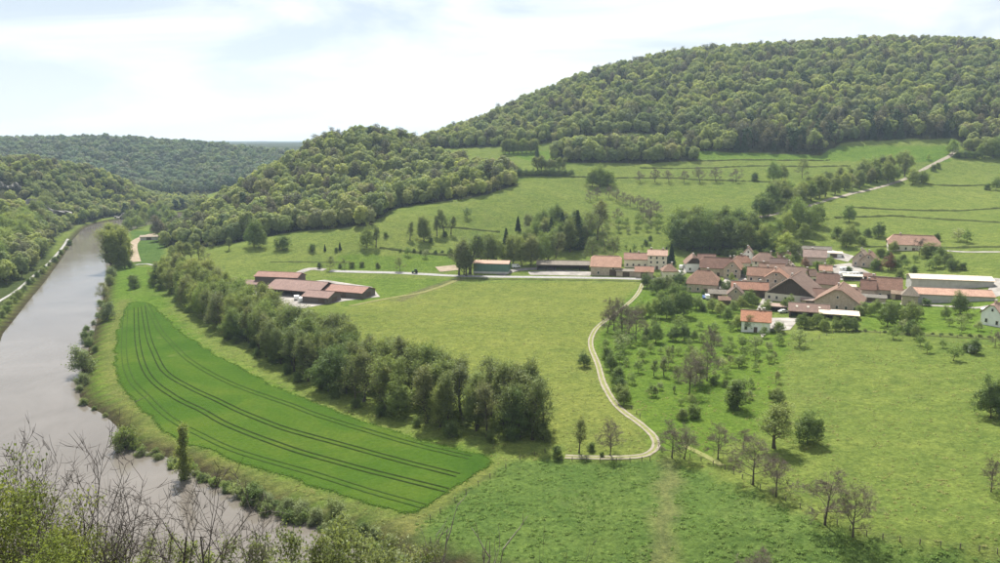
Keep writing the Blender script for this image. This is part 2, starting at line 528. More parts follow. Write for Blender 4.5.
def crown_clumps(rs, tips, h, n, size, K, rc, env=(.38, .54, .44), up=.25, out=1.25, fill=.22):
    """leaf clumps over a rounded, uneven crown envelope: (half width, centre height, half height) as shares of h"""
    rx, zc, rz = env[0] * h, env[1] * h, env[2] * h
    c0 = np.array((0, 0, zc))
    cand = rs.normal(size=(K * 12, 3)); cand /= np.linalg.norm(cand, axis=1)[:, None]
    cand = cand[cand[:, 2] > -.75]
    lob = 1 + .20 * np.sin(3 * np.arctan2(cand[:, 1], cand[:, 0]) + rs.rand() * 6) * (1 - abs(cand[:, 2])) + .12 * rs.normal(size=len(cand))
    q = np.where(rs.rand(len(cand)) < .78, .80 + .12 * rs.rand(len(cand)), .3 + .4 * rs.rand(len(cand)))
    T_ = c0 + cand * (q * lob)[:, None] * np.array((rx - rc * .6, rx - rc * .6, rz - rc * .5))
    pick = [0]
    d = np.linalg.norm(T_ - T_[0], axis=1)
    for _ in range(K - 1):
        i = int(np.argmax(d * (.7 + .6 * rs.rand(len(T_))))); pick.append(i)
        d = np.minimum(d, np.linalg.norm(T_ - T_[i], axis=1))
    Cn = T_[pick]; rr = rc * (.7 + .65 * rs.rand(K))
    wgt = rr ** 2; k = rs.choice(K, n, p=wgt / wgt.sum())
    dv = rs.normal(size=(n, 3)); dv /= np.linalg.norm(dv, axis=1)[:, None]
    g0 = Cn[k] - c0; g0 /= (np.linalg.norm(g0, axis=1)[:, None] + 1e-9)
    flip = (np.sum(dv * g0, 1) < -.35) & (rs.rand(n) < .7)
    dv[flip] *= -1
    q = np.where(rs.rand(n) < fill, rs.rand(n) ** .5, .84 + .3 * rs.rand(n) ** 2)
    P = Cn[k] + dv * (rr[k] * q)[:, None]
    g_ = P - c0; g_ /= (np.linalg.norm(g_, axis=1)[:, None] + 1e-9)
    o = dv * .8 + g_ * .5
    keep = P[:, 2] > .03 * h
    return leaf_quads(rs, P[keep], size, o[keep], up, out)

def join(parts):
    V = []; F = []; n = 0
    for v, f in parts:
        V.append(v); F.append(f + n); n += len(v)
    return np.vstack(V), np.vstack(F)

PROTO = {}      # kind -> list of (trunk mesh, crown mesh, height)
def proto(kind, seeds, h, leafn, leafs, spread, lm, bm='bark', clumps=None, **kw):
    PROTO[kind] = []
    for s in seeds:
        tb, tips, rs = grow(s, h, **kw)
        tm = tb.mesh(kind + '_trunk', M[bm])
        if leafn:
            if clumps:
                env = clumps[2]
                tk = tips * np.array((1, 1, 1)); 
                V, F = join([crown_clumps(rs, tips, h, int(leafn * .62), leafs, *clumps), crown_leaves(rs, tips, h, int(leafn * .38), leafs * .9, .035 * h, up=.3, out=.8)])
            else:
                V, F = crown_leaves(rs, tips, h, leafn, leafs, spread)
            cm = mesh_np(kind + '_crown', V, F, M[lm])
            top = max(V[:, 2].max(), 1)
        else:
            cm = None; top = max(x[:, 2].max() for x in tb.V)
        PROTO[kind].append((tm, cm, float(top)))

proto('broad', range(10, 15), 14, 9000, .31, 0, 'leaf', clumps=(40, 1.35, (.36, .55, .44)), clear=.14, rad=.40, nl=15, sub=6, tw=3)
proto('dark', range(20, 25), 13, 9500, .30, 0, 'leaf_dark', clumps=(40, 1.25, (.37, .52, .44)), clear=.08, rad=.44, nl=16, sub=6, tw=3, el0=12)
proto('belt', range(30, 36), 18, 11000, .33, 0, 'leaf_belt', clumps=(60, 1.30, (.23, .52, .45)), clear=.06, rad=.27, nl=22, sub=6, tw=3, el0=30, prof=1.4)
proto('slim', range(40, 44), 18, 4200, .28, .60, 'leaf_bud', clear=.26, rad=.20, nl=17, sub=5, tw=5, fine=1, el0=42, prof=1.3, thick=.025)
proto('ash', range(36, 39), 20, 3600, .36, .65, 'leaf_grey', clear=.22, rad=.17, nl=18, sub=5, tw=4, el0=40, prof=1.3)
proto('budding', range(46, 50), 14, 3200, .26, .50, 'leaf_bud', clear=.16, rad=.36, nl=13, sub=6, tw=5, fine=2, bm='twig')
proto('orchard', range(50, 55), 6, 2000, .20, 0, 'blossom', clumps=(18, .55, (.36, .58, .36)), clear=.22, rad=.46, nl=9, sub=5, tw=3)
proto('bush', range(60, 65), 5, 3400, .20, .30, 'leaf_dark', clear=.03, rad=.40, nl=8, sub=5, tw=3, stems=5, el0=14)
proto('willow', range(66, 70), 5, 3400, .19, .30, 'leaf_willow', clear=.03, rad=.42, nl=8, sub=5, tw=3, stems=5, el0=14)
proto('poplar', range(72, 75), 22, 9500, .35, 0, 'leaf_poplar', clumps=(60, 1.15, (.15, .50, .47)), clear=.05, rad=.18, nl=26, sub=5, tw=3, el0=45, prof=1.6)
proto('copper', (77,), 9, 4000, .27, 0, 'copper', clumps=(26, 1.0, (.36, .54, .44)), clear=.14, rad=.40, nl=12, sub=5, tw=2)
# leafless trees: twigs are the crown
PROTO['bare'] = []
for s in range(80, 85):
    tb, tips, rs = grow(s, 12, clear=.24, rad=.46, nl=14, sub=7, tw=7, fine=6, up=.5, thick=.021, el0=22)
    n6 = 8 * 6
    Vt, Ft = tb.data()
    # trunk and limbs first, twigs as crown
    tt = Tubes(); tw_ = Tubes()
    for v, f in zip(tb.V, tb.F):
        m = len(v)
        tgt = tt if (m == 48 or m == 24) else tw_
        tgt.F.append(f - f.min() + tgt.n); tgt.V.append(v); tgt.n += m
    PROTO['bare'].append((tt.mesh('bare_trunk', M['bark']), tw_.mesh('bare_crown', M['twig']), float(Vt[:, 2].max())))

def spruce(seed, h, rad):
    rs = np.random.RandomState(seed)
    tb = Tubes(); tb.add([(0, 0, -.3), (0, 0, h * .5), (0, 0, h)], [.22, .13, .02], 6)
    P = []; O = []
    z = .06 * h
    while z < h * .985:
        u = z / h; Rr = rad * (1 - u) ** .85 * (.85 + .3 * rs.rand())
        nb = 9
        for i in range(nb):
            az = 6.283 * (i + rs.rand()) / nb
            L = Rr * (.7 + .5 * rs.rand())
            t = np.linspace(.12, 1, max(3, int(L / .22)))
            p = np.stack([math.cos(az) * L * t, math.sin(az) * L * t, z - .28 * L * t + .10 * L * t * t], 1)
            tb.add([p[0] * np.array((.1, .1, 1)), p[-1]], [.04, .012], 3)
            w = rs.normal(size=(len(t) * 4, 3)) * .16
            pp = np.repeat(p, 4, 0) + w
            P.append(pp); O.append(np.tile((math.cos(az), math.sin(az), -.2), (len(pp), 1)))
        z += h * .035
    V, F = leaf_quads(rs, np.vstack(P), .42, np.vstack(O), .6, .4)
    return tb.mesh('spruce_trunk', M['bark']), mesh_np('spruce_crown', V, F, M['needle']), h
PROTO['spruce'] = [spruce(90, 17, 4.3), spruce(91, 17, 3.7)]

# conical dark evergreen shrub, ivy column
def column(seed, h, rad, mat):
    rs = np.random.RandomState(seed)
    tb, tips, rs = grow(seed, h, clear=.05, rad=rad / h * 1.25, nl=30, sub=4, tw=2, el0=35, prof=.8)
    a = crown_leaves(rs, tips, h, 3200, .22, .28)
    n = 3000
    t = rs.rand(n) ** .9; az = rs.rand(n) * 6.283
    rr = rad * .62 * np.sqrt(rs.rand(n)) * (1 - .5 * t) * (1 + .3 * np.sin(az * 2 + t * 9) + .3 * np.sin(t * 31 + az))
    P = np.stack([np.cos(az) * rr, np.sin(az) * rr, h * (.02 + .94 * t)], 1)
    O = np.stack([np.cos(az), np.sin(az), 0 * az], 1)
    V, F = join([a, leaf_quads(rs, P, .24, O, .2, .6)])
    return tb.mesh('column_trunk', M['bark']), mesh_np('column_crown', V, F, M[mat]), h
PROTO['column'] = [column(95, 14, 1.7, 'leaf_belt')]
PROTO['cone'] = [column(96, 8, 1.9, 'leaf_dark')]

# ------------------------------------------------------------------ forest prototypes (crown and trunk in one mesh)
FOREST = bpy.data.collections.new('forest_sources')
FARWOOD = bpy.data.collections.new('far_wood_sources')
def forest_proto(coll, name, seed, h, leafn, leafs, spread, lm, bm='bark', clumps=None, **kw):
    tb, tips, rs = grow(seed, h, **kw)
    Vt, Ft = tb.data()
    if leafn:
        V, F = crown_clumps(rs, tips, h, leafn, leafs, *clumps) if clumps else crown_leaves(rs, tips, h, leafn, leafs, spread)
        VV, FF = join([(Vt, Ft), (V, F)])
    else: VV, FF = Vt, Ft
    me = mesh_np(name, VV, FF, M[bm]); me.materials.append(M[lm])
    mi = np.zeros(len(FF), np.int32); mi[len(Ft):] = 1
    me.polygons.foreach_set('material_index', mi)
    o = bpy.data.objects.new(name, me); coll.objects.link(o)
for i in range(6):
    forest_proto(FOREST, 'canopy_tree', 100 + i, 17, 2300, .80, 0, 'leaf_forest', clumps=(16, 2.2, (.33, .66, .34)), clear=.30, rad=.32, nl=12, sub=4, tw=1, el0=18)
forest_proto(FOREST, 'dark_canopy_tree', 117, 19, 2300, .75, 0, 'needle', clumps=(18, 1.7, (.20, .55, .45)), clear=.20, rad=.2, nl=12, sub=4, tw=1, el0=10)
for i in range(2):
    forest_proto(FOREST, 'grey_canopy_tree', 110 + i, 18, 900, .60, .9, 'leaf_grey', 'bark', clear=.30, rad=.26, nl=12, sub=5, tw=4, el0=30)
for i in range(4):
    forest_proto(FARWOOD, 'far_canopy_tree', 120 + i, 17, 1100, 1.15, 0, 'leaf_far', clumps=(9, 2.7, (.35, .64, .36)), clear=.25, rad=.34, nl=10, sub=3, tw=0, el0=18)
PROTO['wood'] = []
for i in range(4):
    tb, tips, rs = grow(130 + i, 17, clear=.24, rad=.30, nl=14, sub=5, tw=1, el0=18)
    V, F = crown_clumps(rs, tips, 17, 3800, .58, 26, 2.0, (.31, .56, .44))
    PROTO['wood'].append((tb.mesh('wood_trunk', M['bark']), mesh_np('wood_crown', V, F, M['leaf_forest']), float(V[:, 2].max())))

def scatter_group(coll):
    g = bpy.data.node_groups.new('scatter_' + coll.name, 'GeometryNodeTree')
    g.interface.new_socket('Geometry', in_out='INPUT', socket_type='NodeSocketGeometry')
    g.interface.new_socket('Geometry', in_out='OUTPUT', socket_type='NodeSocketGeometry')
    n = g.nodes.new; l = g.links.new
    gi = n('NodeGroupInput'); go = n('NodeGroupOutput')
    ci = n('GeometryNodeCollectionInfo'); ci.inputs['Collection'].default_value = coll
    ci.inputs['Separate Children'].default_value = True; ci.inputs['Reset Children'].default_value = True
    ip = n('GeometryNodeInstanceOnPoints'); ip.inputs['Pick Instance'].default_value = True
    def attr(name, typ):
        a = n('GeometryNodeInputNamedAttribute'); a.data_type = typ; a.inputs['Name'].default_value = name
        return a.outputs['Attribute']
    l(gi.outputs[0], ip.inputs['Points']); l(ci.outputs[0], ip.inputs['Instance'])
    l(attr('variant', 'INT'), ip.inputs['Instance Index'])
    l(attr('turn', 'FLOAT_VECTOR'), ip.inputs['Rotation'])
    l(attr('size', 'FLOAT_VECTOR'), ip.inputs['Scale'])
    l(ip.outputs[0], go.inputs[0])
    return g
SCATTER = {}
def scatter(name, P, variant, size, coll, seed=1):
    rs = np.random.RandomState(seed)
    me = bpy.data.meshes.new(name)
    P = np.asarray(P, np.float32); n = len(P)
    me.vertices.add(n); me.vertices.foreach_set('co', P.ravel())
    a = me.attributes.new('variant', 'INT', 'POINT'); a.data.foreach_set('value', np.asarray(variant, np.int32))
    a = me.attributes.new('turn', 'FLOAT_VECTOR', 'POINT')
    t = np.zeros((n, 3), np.float32); t[:, 2] = rs.rand(n) * 6.283; t[:, :2] = rs.normal(size=(n, 2)) * .04
    a.data.foreach_set('vector', t.ravel())
    a = me.attributes.new('size', 'FLOAT_VECTOR', 'POINT')
    wd_ = .88 + .32 * rs.rand(n)
    s = np.stack([size * wd_ * (.95 + .1 * rs.rand(n)), size * wd_ * (.95 + .1 * rs.rand(n)), size], 1).astype(np.float32)
    a.data.foreach_set('vector', s.ravel())
    o = obj(name, me)
    if coll.name not in SCATTER: SCATTER[coll.name] = scatter_group(coll)
    md = o.modifiers.new('scatter', 'NODES'); md.node_group = SCATTER[coll.name]
    return o

# ------------------------------------------------------------------ ground
# open-country tints: (outline in photo positions on the ground, colour)
PAST = (.155, .195, .058)
TINT = [
    (((640, 282), (430, 284), (345, 310), (330, 330), (552, 432), (560, 459), (652, 458), (642, 420), (592, 340), (602, 322)), (.172, .200, .058)),
    (((512, 460), (655, 462), (700, 470), (760, 496), (860, 541), (1000, 558), (1100, 570), (1100, 900), (200, 900), (420, 520), (470, 480)), (.098, .150, .044)),
    (((640, 285), (602, 325), (594, 342), (608, 388), (645, 425), (655, 452), (700, 455), (770, 430), (790, 335), (760, 330), (735, 300), (690, 285)), (.112, .172, .034)),
    (((790, 335), (770, 430), (720, 462), (860, 530), (1000, 548), (1200, 560), (1200, 340), (1000, 338), (860, 332)), (.136, .178, .050)),
    (((860, 300), (1000, 300), (1000, 336), (860, 330)), (.120, .180, .036)),
    (((330, 278), (460, 279), (400, 296), (345, 308)), (.125, .180, .042)),
    (((335, 255), (460, 255), (458, 272), (335, 270)), (.118, .175, .038)),
    (((130, 230), (165, 232), (165, 262), (135, 266)), (.085, .140, .040)),
    (((500, 152), (700, 146), (950, 146), (950, 162), (700, 160), (540, 164)), (.120, .185, .040)),
    (((100, 265), (160, 268), (170, 310), (210, 350), (260, 375), (330, 412), (420, 440), (500, 455), (470, 490), (415, 520), (360, 530), (200, 478), (120, 440), (80, 400), (90, 340)), (.112, .178, .034)),
]
# woods in plan: corners as (photo column, depth)
def plan(pts): return [np.array(((px - 500) / 757 * Y, Y)) for px, Y in pts]
W_HILL = plan(((408, 960), (420, 900), (470, 865), (520, 835), (560, 838), (620, 838), (682, 815), (694, 768), (750, 764), (812, 758), (830, 785), (940, 775), (955, 740), (1010, 735), (1180, 700), (1250, 1150), (1100, 1420), (420, 1250)))
W_CLUMP = plan(((545, 745), (570, 735), (640, 732), (692, 735), (690, 762), (640, 780), (560, 778)))
W_KNOLL = plan(((160, 640), (168, 590), (195, 565), (250, 555), (300, 560), (345, 545), (372, 540), (388, 575), (395, 600), (440, 608), (490, 622), (518, 650), (512, 690), (470, 730), (425, 790), (412, 850), (400, 930), (300, 900), (230, 800)))
W_LEFT = plan(((-250, 500), (-120, 430), (-40, 410), (8, 430), (28, 475), (46, 545), (56, 620), (67, 690), (84, 765), (112, 838), (150, 880), (192, 940), (215, 1040), (150, 1100), (60, 1000), (-250, 860)))
W_FAR = plan(((-200, 1180), (60, 1180), (205, 1170), (260, 1200), (300, 1290), (340, 1400), (345, 1620), (200, 1800), (-200, 1800)))
W_BANK = plan(((-60, 300), (2, 380), (18, 420), (40, 470), (52, 540), (60, 640), (66, 740), (30, 600), (-30, 480), (-120, 480)))
WOODS = [W_HILL, W_CLUMP, W_KNOLL, W_LEFT, W_FAR]

x = GX.ravel(); y = GY.ravel(); z = GZ.ravel()
C = np.tile(np.array(PAST), (len(x), 1))
TINT = [(p_, (c_[0] * 1.04, c_[1] * 1.06, c_[2] * .95)) for p_, c_ in TINT]; C *= np.array((1.04, 1.06, .92))
f = y * FW[1] + (z - 85) * FW[2]
f = np.maximum(f, 1)
PXg = CX + FPX * x / f; PYg = CY - FPX * (y * UP[1] + (z - 85) * UP[2]) / f
vis = (y > 95) & (y < 1100)
for poly, c in TINT:
    C[inside(np.array(poly, float), PXg, PYg) & vis] = c
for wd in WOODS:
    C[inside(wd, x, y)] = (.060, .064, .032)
C[inside(np.array(W_BANK), x, y)] = (.075, .095, .035)
C[(y < 98) & (np.hypot(x, y) < 400)] = (.085, .078, .048)
C[(np.hypot(x, y - 300) > 1450)] = (.060, .072, .036)
def band(pts, wdt, c, k=1.0):
    ln = catmull([on_ground(*p)[:2] for p in pts], 6)
    d = dist_line(ln, x, y)
    wgt = (k * (1 - sm(wdt * .5, wdt, d)))[:, None]
    C[:] = C * (1 - wgt) + np.array(c) * wgt
band(((670, 462), (668, 490), (664, 520), (660, 562)), 3.4, (.185, .185, .080), .7)
band(((640, 470), (620, 500), (600, 560)), 6, (.115, .165, .045), .5)
band(((480, 470), (445, 492), (405, 525)), 5.5, (.165, .180, .055), .8)
band(((124, 300), (112, 340), (112, 380), (130, 405), (170, 442), (250, 474), (350, 506), (410, 525)), 4, (.165, .170, .062), .7)
band(((400, 300), (430, 288), (462, 278)), 4, (.150, .135, .080), .7)

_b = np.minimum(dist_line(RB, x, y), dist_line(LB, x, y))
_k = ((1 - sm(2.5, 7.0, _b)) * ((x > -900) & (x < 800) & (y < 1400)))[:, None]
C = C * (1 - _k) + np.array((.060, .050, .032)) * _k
gm, nt, o = newmat('meadow_grass')
at_ = node(nt, 'ShaderNodeAttribute', attribute_name='tint')
g = node(nt, 'ShaderNodeNewGeometry'); pos = g.outputs['Position']
big = ramp(nt, noise(nt, pos, .013, 5, .6), ((.3, (.87, .92, .87)), (.7, (1.10, 1.06, 1.06))))
mid = ramp(nt, noise(nt, pos, .09, 5, .65), ((.28, (.80, .86, .85)), (.72, (1.17, 1.10, 1.08))))
fine = mixc(nt, ramp(nt, noise(nt, pos, 1.1, 4, .7), ((.32, (.68, .72, .71)), (.68, (1.26, 1.22, 1.19)))), ramp(nt, noise(nt, pos, .33, 5, .75, .4), ((.34, (.72, .76, .80)), (.66, (1.2, 1.17, 1.15)))), 1.0, 'MULTIPLY')
dry = noise(nt, pos, .035, 6, .7, .5)
col = mixc(nt, at_.outputs['Color'], big, 1.0, 'MULTIPLY')
col = mixc(nt, col, mid, 1.0, 'MULTIPLY')
col = mixc(nt, col, fine, 1.0, 'MULTIPLY')
dm = node(nt, 'ShaderNodeMapRange'); dm.inputs[1].default_value = .56; dm.inputs[2].default_value = .72; dm.inputs[4].default_value = .22
nt.links.new(dry, dm.inputs[0])
col = mixc(nt, col, (.20, .185, .085), dm.outputs[0])
b = node(nt, 'ShaderNodeBsdfDiffuse', Roughness=.6)
nt.links.new(col, b.inputs['Color'])
hn = noise(nt, pos, .5, 6, .75)
bp = node(nt, 'ShaderNodeBump', Strength=.8, Distance=1.3)
nt.links.new(hn, bp.inputs['Height']); nt.links.new(bp.outputs[0], b.inputs['Normal'])
tr = node(nt, 'ShaderNodeBsdfTranslucent'); nt.links.new(col, tr.inputs['Color'])
nt.links.new(b.outputs[0], o.inputs['Surface'])
M['meadow'] = gm

CRAGS = [(on_ground(36, 214), 62, 17, 1, 'long pale grey limestone cliff showing among hillside trees'), (on_ground(6, 188), 28, 12, 2, 'short limestone cliff at the upper edge of the hillside wood'), (on_ground(121, 218), 16, 8, 3, 'low pinkish rock outcrop at the river edge below the wood')]
ny, nx = GX.shape
idx = np.arange(nx * ny).reshape(ny, nx)
a_, b_, c_, d_ = idx[:-1, :-1], idx[:-1, 1:], idx[1:, 1:], idx[1:, :-1]
T = np.concatenate([np.stack([a_, b_, c_], -1).reshape(-1, 3), np.stack([a_, c_, d_], -1).reshape(-1, 3)])
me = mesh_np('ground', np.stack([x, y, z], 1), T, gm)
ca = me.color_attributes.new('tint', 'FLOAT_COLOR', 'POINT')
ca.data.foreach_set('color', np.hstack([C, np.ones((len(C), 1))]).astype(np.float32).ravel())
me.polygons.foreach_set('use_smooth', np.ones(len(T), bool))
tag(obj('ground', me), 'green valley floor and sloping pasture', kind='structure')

# ------------------------------------------------------------------ draped sheets
def sheet(name, poly, mat, off, step=5.0, label=None):
    poly = np.array(poly, float)
    lo, hi = poly.min(0), poly.max(0)
    gx, gy = np.meshgrid(np.arange(lo[0], hi[0], step), np.arange(lo[1], hi[1], step))
    q = np.stack([gx.ravel(), gy.ravel()], 1)
    k = inside(poly, q[:, 0], q[:, 1]) & (dist_line(poly, q[:, 0], q[:, 1], True) > step * .45)
    pts = [Vector(p) for p in np.vstack([poly, q[k]])]
    n = len(poly)
    r = delaunay_2d_cdt(pts, [(i, (i + 1) % n) for i in range(n)], [], 1, 1e-4)
    v2 = np.array([(p.x, p.y) for p in r[0]]); tri = np.array([t for t in r[2] if len(t) == 3])
    zz = ground_z(v2[:, 0], v2[:, 1]) + off
    # up-facing
    a, b, c = v2[tri[:, 0]], v2[tri[:, 1]], v2[tri[:, 2]]
    cr_ = (b[:, 0] - a[:, 0]) * (c[:, 1] - a[:, 1]) - (b[:, 1] - a[:, 1]) * (c[:, 0] - a[:, 0])
    tri[cr_ < 0] = tri[cr_ < 0][:, ::-1]
    me = mesh_np(name, np.column_stack([v2, zz]), tri, mat)
    me.polygons.foreach_set('use_smooth', np.ones(len(tri), bool))
    return tag(obj(name, me), label, kind='structure')

def strip(name, line, width, mat, off, label=None, parent=None, step=2.5, jitter=0.0, seed=0, crown=0.0):
    ln = catmull(line, step)
    rs = np.random.RandomState(seed)
    d = np.gradient(ln, axis=0); d /= np.linalg.norm(d, axis=1)[:, None] + 1e-9
    nrm = np.stack([-d[:, 1], d[:, 0]], 1)
    cols = np.linspace(-.5, .5, 5)
    wv = width * (1 + jitter * rs.normal(size=len(ln)))
    P = ln[:, None, :] + nrm[:, None, :] * (cols[None, :, None] * wv[:, None, None])
    P = P.reshape(-1, 2)
    zz = ground_z(P[:, 0], P[:, 1]) + off + np.tile(crown * (1 - (2 * cols) ** 2), len(ln)) * np.repeat(wv / width, 5)
    m = len(ln); i = (np.arange(m - 1)[:, None] * 5 + np.arange(4)[None, :])
    F = np.stack([i, i + 5, i + 6, i + 1], -1).reshape(-1, 4)
    me = mesh_np(name, np.column_stack([P, zz]), F, mat)
    me.polygons.foreach_set('use_smooth', np.ones(len(F), bool))
    o = obj(name, me, parent)
    if parent is None: tag(o, label, kind='structure')
    return o
def gl(*pts): return [on_ground(*p)[:2] for p in pts]

# river
rm, nt, o = newmat('river_water')
g = node(nt, 'ShaderNodeNewGeometry')
mpn = node(nt, 'ShaderNodeMapping'); mpn.inputs['Scale'].default_value = (1.6, .55, 1); mpn.inputs['Rotation'].default_value = (0, 0, R(18))
nt.links.new(g.outputs['Position'], mpn.inputs['Vector'])
n1 = noise(nt, mpn.outputs[0], .28, 5, .6, 1.2); n2 = noise(nt, g.outputs['Position'], .022, 4, .6, 1.5)
b = node(nt, 'ShaderNodeBsdfPrincipled', Roughness=.10, IOR=1.33)
b.inputs['Base Color'].default_value = (.105, .088, .062, 1)
nt.links.new(ramp(nt, n2, ((.3, (.098, .087, .073)), (.7, (.135, .122, .107)))), b.inputs['Base Color'])
nt.links.new(ramp(nt, n2, ((.38, (.02,) * 3), (.62, (.10,) * 3))), b.inputs['Roughness'])
bp = node(nt, 'ShaderNodeBump', Strength=.16, Distance=.25)
nt.links.new(n1, bp.inputs['Height']); nt.links.new(bp.outputs[0], b.inputs['Normal'])
nt.links.new(b.outputs[0], o.inputs['Surface'])
def flat_poly(name, poly, zlev, mat):
    pts = [Vector(p) for p in poly]; n = len(pts)
    r = delaunay_2d_cdt(pts, [(i, (i + 1) % n) for i in range(n)], [], 1, 1e-4)
    F = [list(t) for t in r[2]]
    V = [(p.x, p.y, zlev) for p in r[0]]
    for t in F:
        a, b, c = [V[i] for i in t[:3]]
        if (b[0] - a[0]) * (c[1] - a[1]) - (b[1] - a[1]) * (c[0] - a[0]) < 0: t.reverse()
    me = mesh_np(name, V, F, mat)
    return obj(name, me)
nR = len(RB)
def offs(line, dd):
    d = np.gradient(line, axis=0); d /= np.linalg.norm(d, axis=1)[:, None]
    return line + np.stack([-d[:, 1], d[:, 0]], 1) * dd
tag(flat_poly('river', np.vstack([offs(catmull(right_bank, 9), 6), offs(catmull(left_bank, 9), -6)[::-1]]), 0.0, rm), 'muddy grey river bending through the valley', kind='structure')

# crop field with wheel ruts
cm_, nt, o = newmat('young_crop')
g = node(nt, 'ShaderNodeNewGeometry'); pos = g.outputs['Position']
c1 = ramp(nt, noise(nt, pos, .03, 6, .65, .6), ((.28, (.029, .064, .010)), (.5, (.042, .080, .012)), (.72, (.066, .096, .016))))
c2 = ramp(nt, noise(nt, pos, .9, 4, .7), ((.3, (.80, .82, .8)), (.7, (1.16, 1.13, 1.1))))
cc = mixc(nt, c1, c2, 1.0, 'MULTIPLY')
pm = node(nt, 'ShaderNodeMapRange'); pm.inputs[1].default_value = .66; pm.inputs[2].default_value = .76; pm.inputs[4].default_value = .7
nt.links.new(noise(nt, pos, .045, 5, .65, .3), pm.inputs[0])
cc = mixc(nt, cc, (.12, .125, .045), pm.outputs[0])
b = node(nt, 'ShaderNodeBsdfDiffuse'); nt.links.new(cc, b.inputs['Color'])
bp = node(nt, 'ShaderNodeBump', Strength=.4, Distance=.4)
nt.links.new(noise(nt, pos, 1.6, 4, .7), bp.inputs['Height']); nt.links.new(bp.outputs[0], b.inputs['Normal'])
nt.links.new(b.outputs[0], o.inputs['Surface'])
CROP = gl((129, 302), (147, 302), (163, 316), (184, 335), (213, 355), (254, 376), (304, 400), (358, 421), (424, 442), (497, 460), (455, 487), (414, 517), (345, 496), (250, 465), (197, 446), (171, 435), (150, 417), (133, 400), (120, 385), (115, 352), (118, 330))
_e = []
for i in range(len(CROP)):           # straight ends, curved sides, slightly ragged
    a, b2 = CROP[i], CROP[(i + 1) % len(CROP)]
    m = max(1, int(np.linalg.norm(b2 - a) / 4))
    for k in range(m): _e.append(a + (b2 - a) * k / m)
_e = np.array(_e); _e = (_e + np.roll(_e, 1, 0) + np.roll(_e, -1, 0)) / 3
_e += np.random.RandomState(3).normal(size=_e.shape) * .5
crop = sheet('crop_field', _e, cm_, .16, 4.0, 'bright green cereal field curving along the river')
M['rut_faint'] = solid_material('rut_faint', (.026, .050, .012), (.044, .070, .016), .5, spec=0.0)
M['rut'] = solid_material('rut_soil', (.016, .028, .008), (.030, .044, .014), .6, spec=0.0)
RUTS = [
    ((147, 305), (160, 330), (175, 347), (190, 361), (225, 381), (290, 405), (325, 418), (400, 441), (470, 458)),
    ((143, 307), (148, 335), (154, 352), (165, 372), (190, 388), (220, 402), (243, 413), (287, 430), (345, 446), (403, 462), (458, 476)),
    ((136, 308), (138, 345), (148, 375), (174, 397), (200, 410), (229, 426), (287, 448), (345, 465), (403, 480), (447, 491)),
    ((126, 310), (124, 350), (130, 378), (150, 400), (172, 420), (200, 435), (238, 452), (316, 475), (374, 493), (424, 507)),
]
for k, rt in enumerate(RUTS):
    base = catmull(gl(*rt), 4)
    for sd in (-.9, .9):
        strip('wheel_rut', offs(base, sd), .42, M['rut' if k in (1, 2) else 'rut_faint'], .27, 'dark paired tractor wheel rut through the green crop', jitter=.12, seed=k)

# roads and tracks
M['road'] = solid_material('road_gravel', (.21, .205, .195), (.29, .285, .27), .8, spec=0.0)
M['chalk'] = solid_material('chalk_track', (.19, .168, .13), (.27, .245, .195), .7, spec=0.0)
M['verge'] = solid_material('track_grass', (.13, .15, .05), (.20, .20, .085), .9, spec=0.0)
M['yard'] = solid_material('yard_gravel', (.17, .158, .142), (.32, .30, .275), .18, spec=0.0)
M['soil'] = solid_material('bare_soil', (.20, .165, .12), (.29, .24, .18), .3, spec=0.0)
strip('road', gl((330, 271), (400, 273), (460, 276), (520, 277), (600, 278), (640, 279), (660, 279)), 4.6, M['road'], .10, 'pale valley road running past the barns into the village')
strip('village_road', gl((655, 279), (672, 277), (682, 273), (686, 266)), 4.4, M['yard'], .13, 'pale lane climbing between the houses')
strip('barn_lane', gl((500, 275), (512, 271), (530, 269), (556, 269)), 6, M['yard'], .14, 'gravel lane to the green barn')
TRK = gl((643, 283), (636, 296), (618, 312), (600, 325), (592, 336), (591, 347), (598, 365), (604, 385), (618, 407), (640, 424), (653, 436), (656, 446), (650, 453), (636, 457), (600, 458), (565, 457))
strip('farm_track', TRK, 2.0, M['verge'], .08, 'grassy middle of the curving farm track')
TR = catmull(TRK, 4)
for sd in (-.75, .75):
    strip('track_rut', offs(TR, sd), .62, M['chalk'], .13, 'pale chalky wheel line of the curving farm track', jitter=.15)
strip('field_path', gl((684, 446), (705, 456), (722, 466)), 1.6, M['verge'], .09, 'worn path beside the bare trees')
strip('hill_road', gl((752, 219), (780, 213), (815, 204), (850, 194), (880, 187), (905, 179), (928, 167), (948, 157), (956, 150)), 4.0, M['chalk'], .18, 'pale lane climbing the hillside beside a hedge')
strip('riverside_path', gl((-12, 310), (0, 301), (16, 291), (35, 275), (50, 262), (62, 248), (68, 239)), 1.7, M['road'], .16, 'pale towpath along the wooded bank')
strip('bank_road', gl((136, 262), (133, 250), (134, 243), (141, 238), (152, 234), (165, 231)), 6.5, M['soil'], .16, 'wide pale lane beside the poplar clump')
strip('ditch_path', gl((135, 265), (146, 264), (156, 266)), 2.5, M['road'], .17, 'short pale path by the field corner')
strip('farm_lane', gl((325, 270), (310, 269), (296, 275), (288, 285)), 5, M['yard'], .14, 'gravel lane to the big farm sheds')
M['worn'] = solid_material('worn_grass', (.115, .125, .045), (.17, .16, .07), .5, spec=0.0)
strip('field_track', gl((462, 278), (440, 287), (420, 293), (385, 299), (350, 306)), 3.0, M['worn'], .09, 'worn grassy track leading off the road to the farm')
def yard(name, pts, label, mat='yard', off=.12): sheet(name, np.array(gl(*pts)), M[mat], off, 3.0, label)
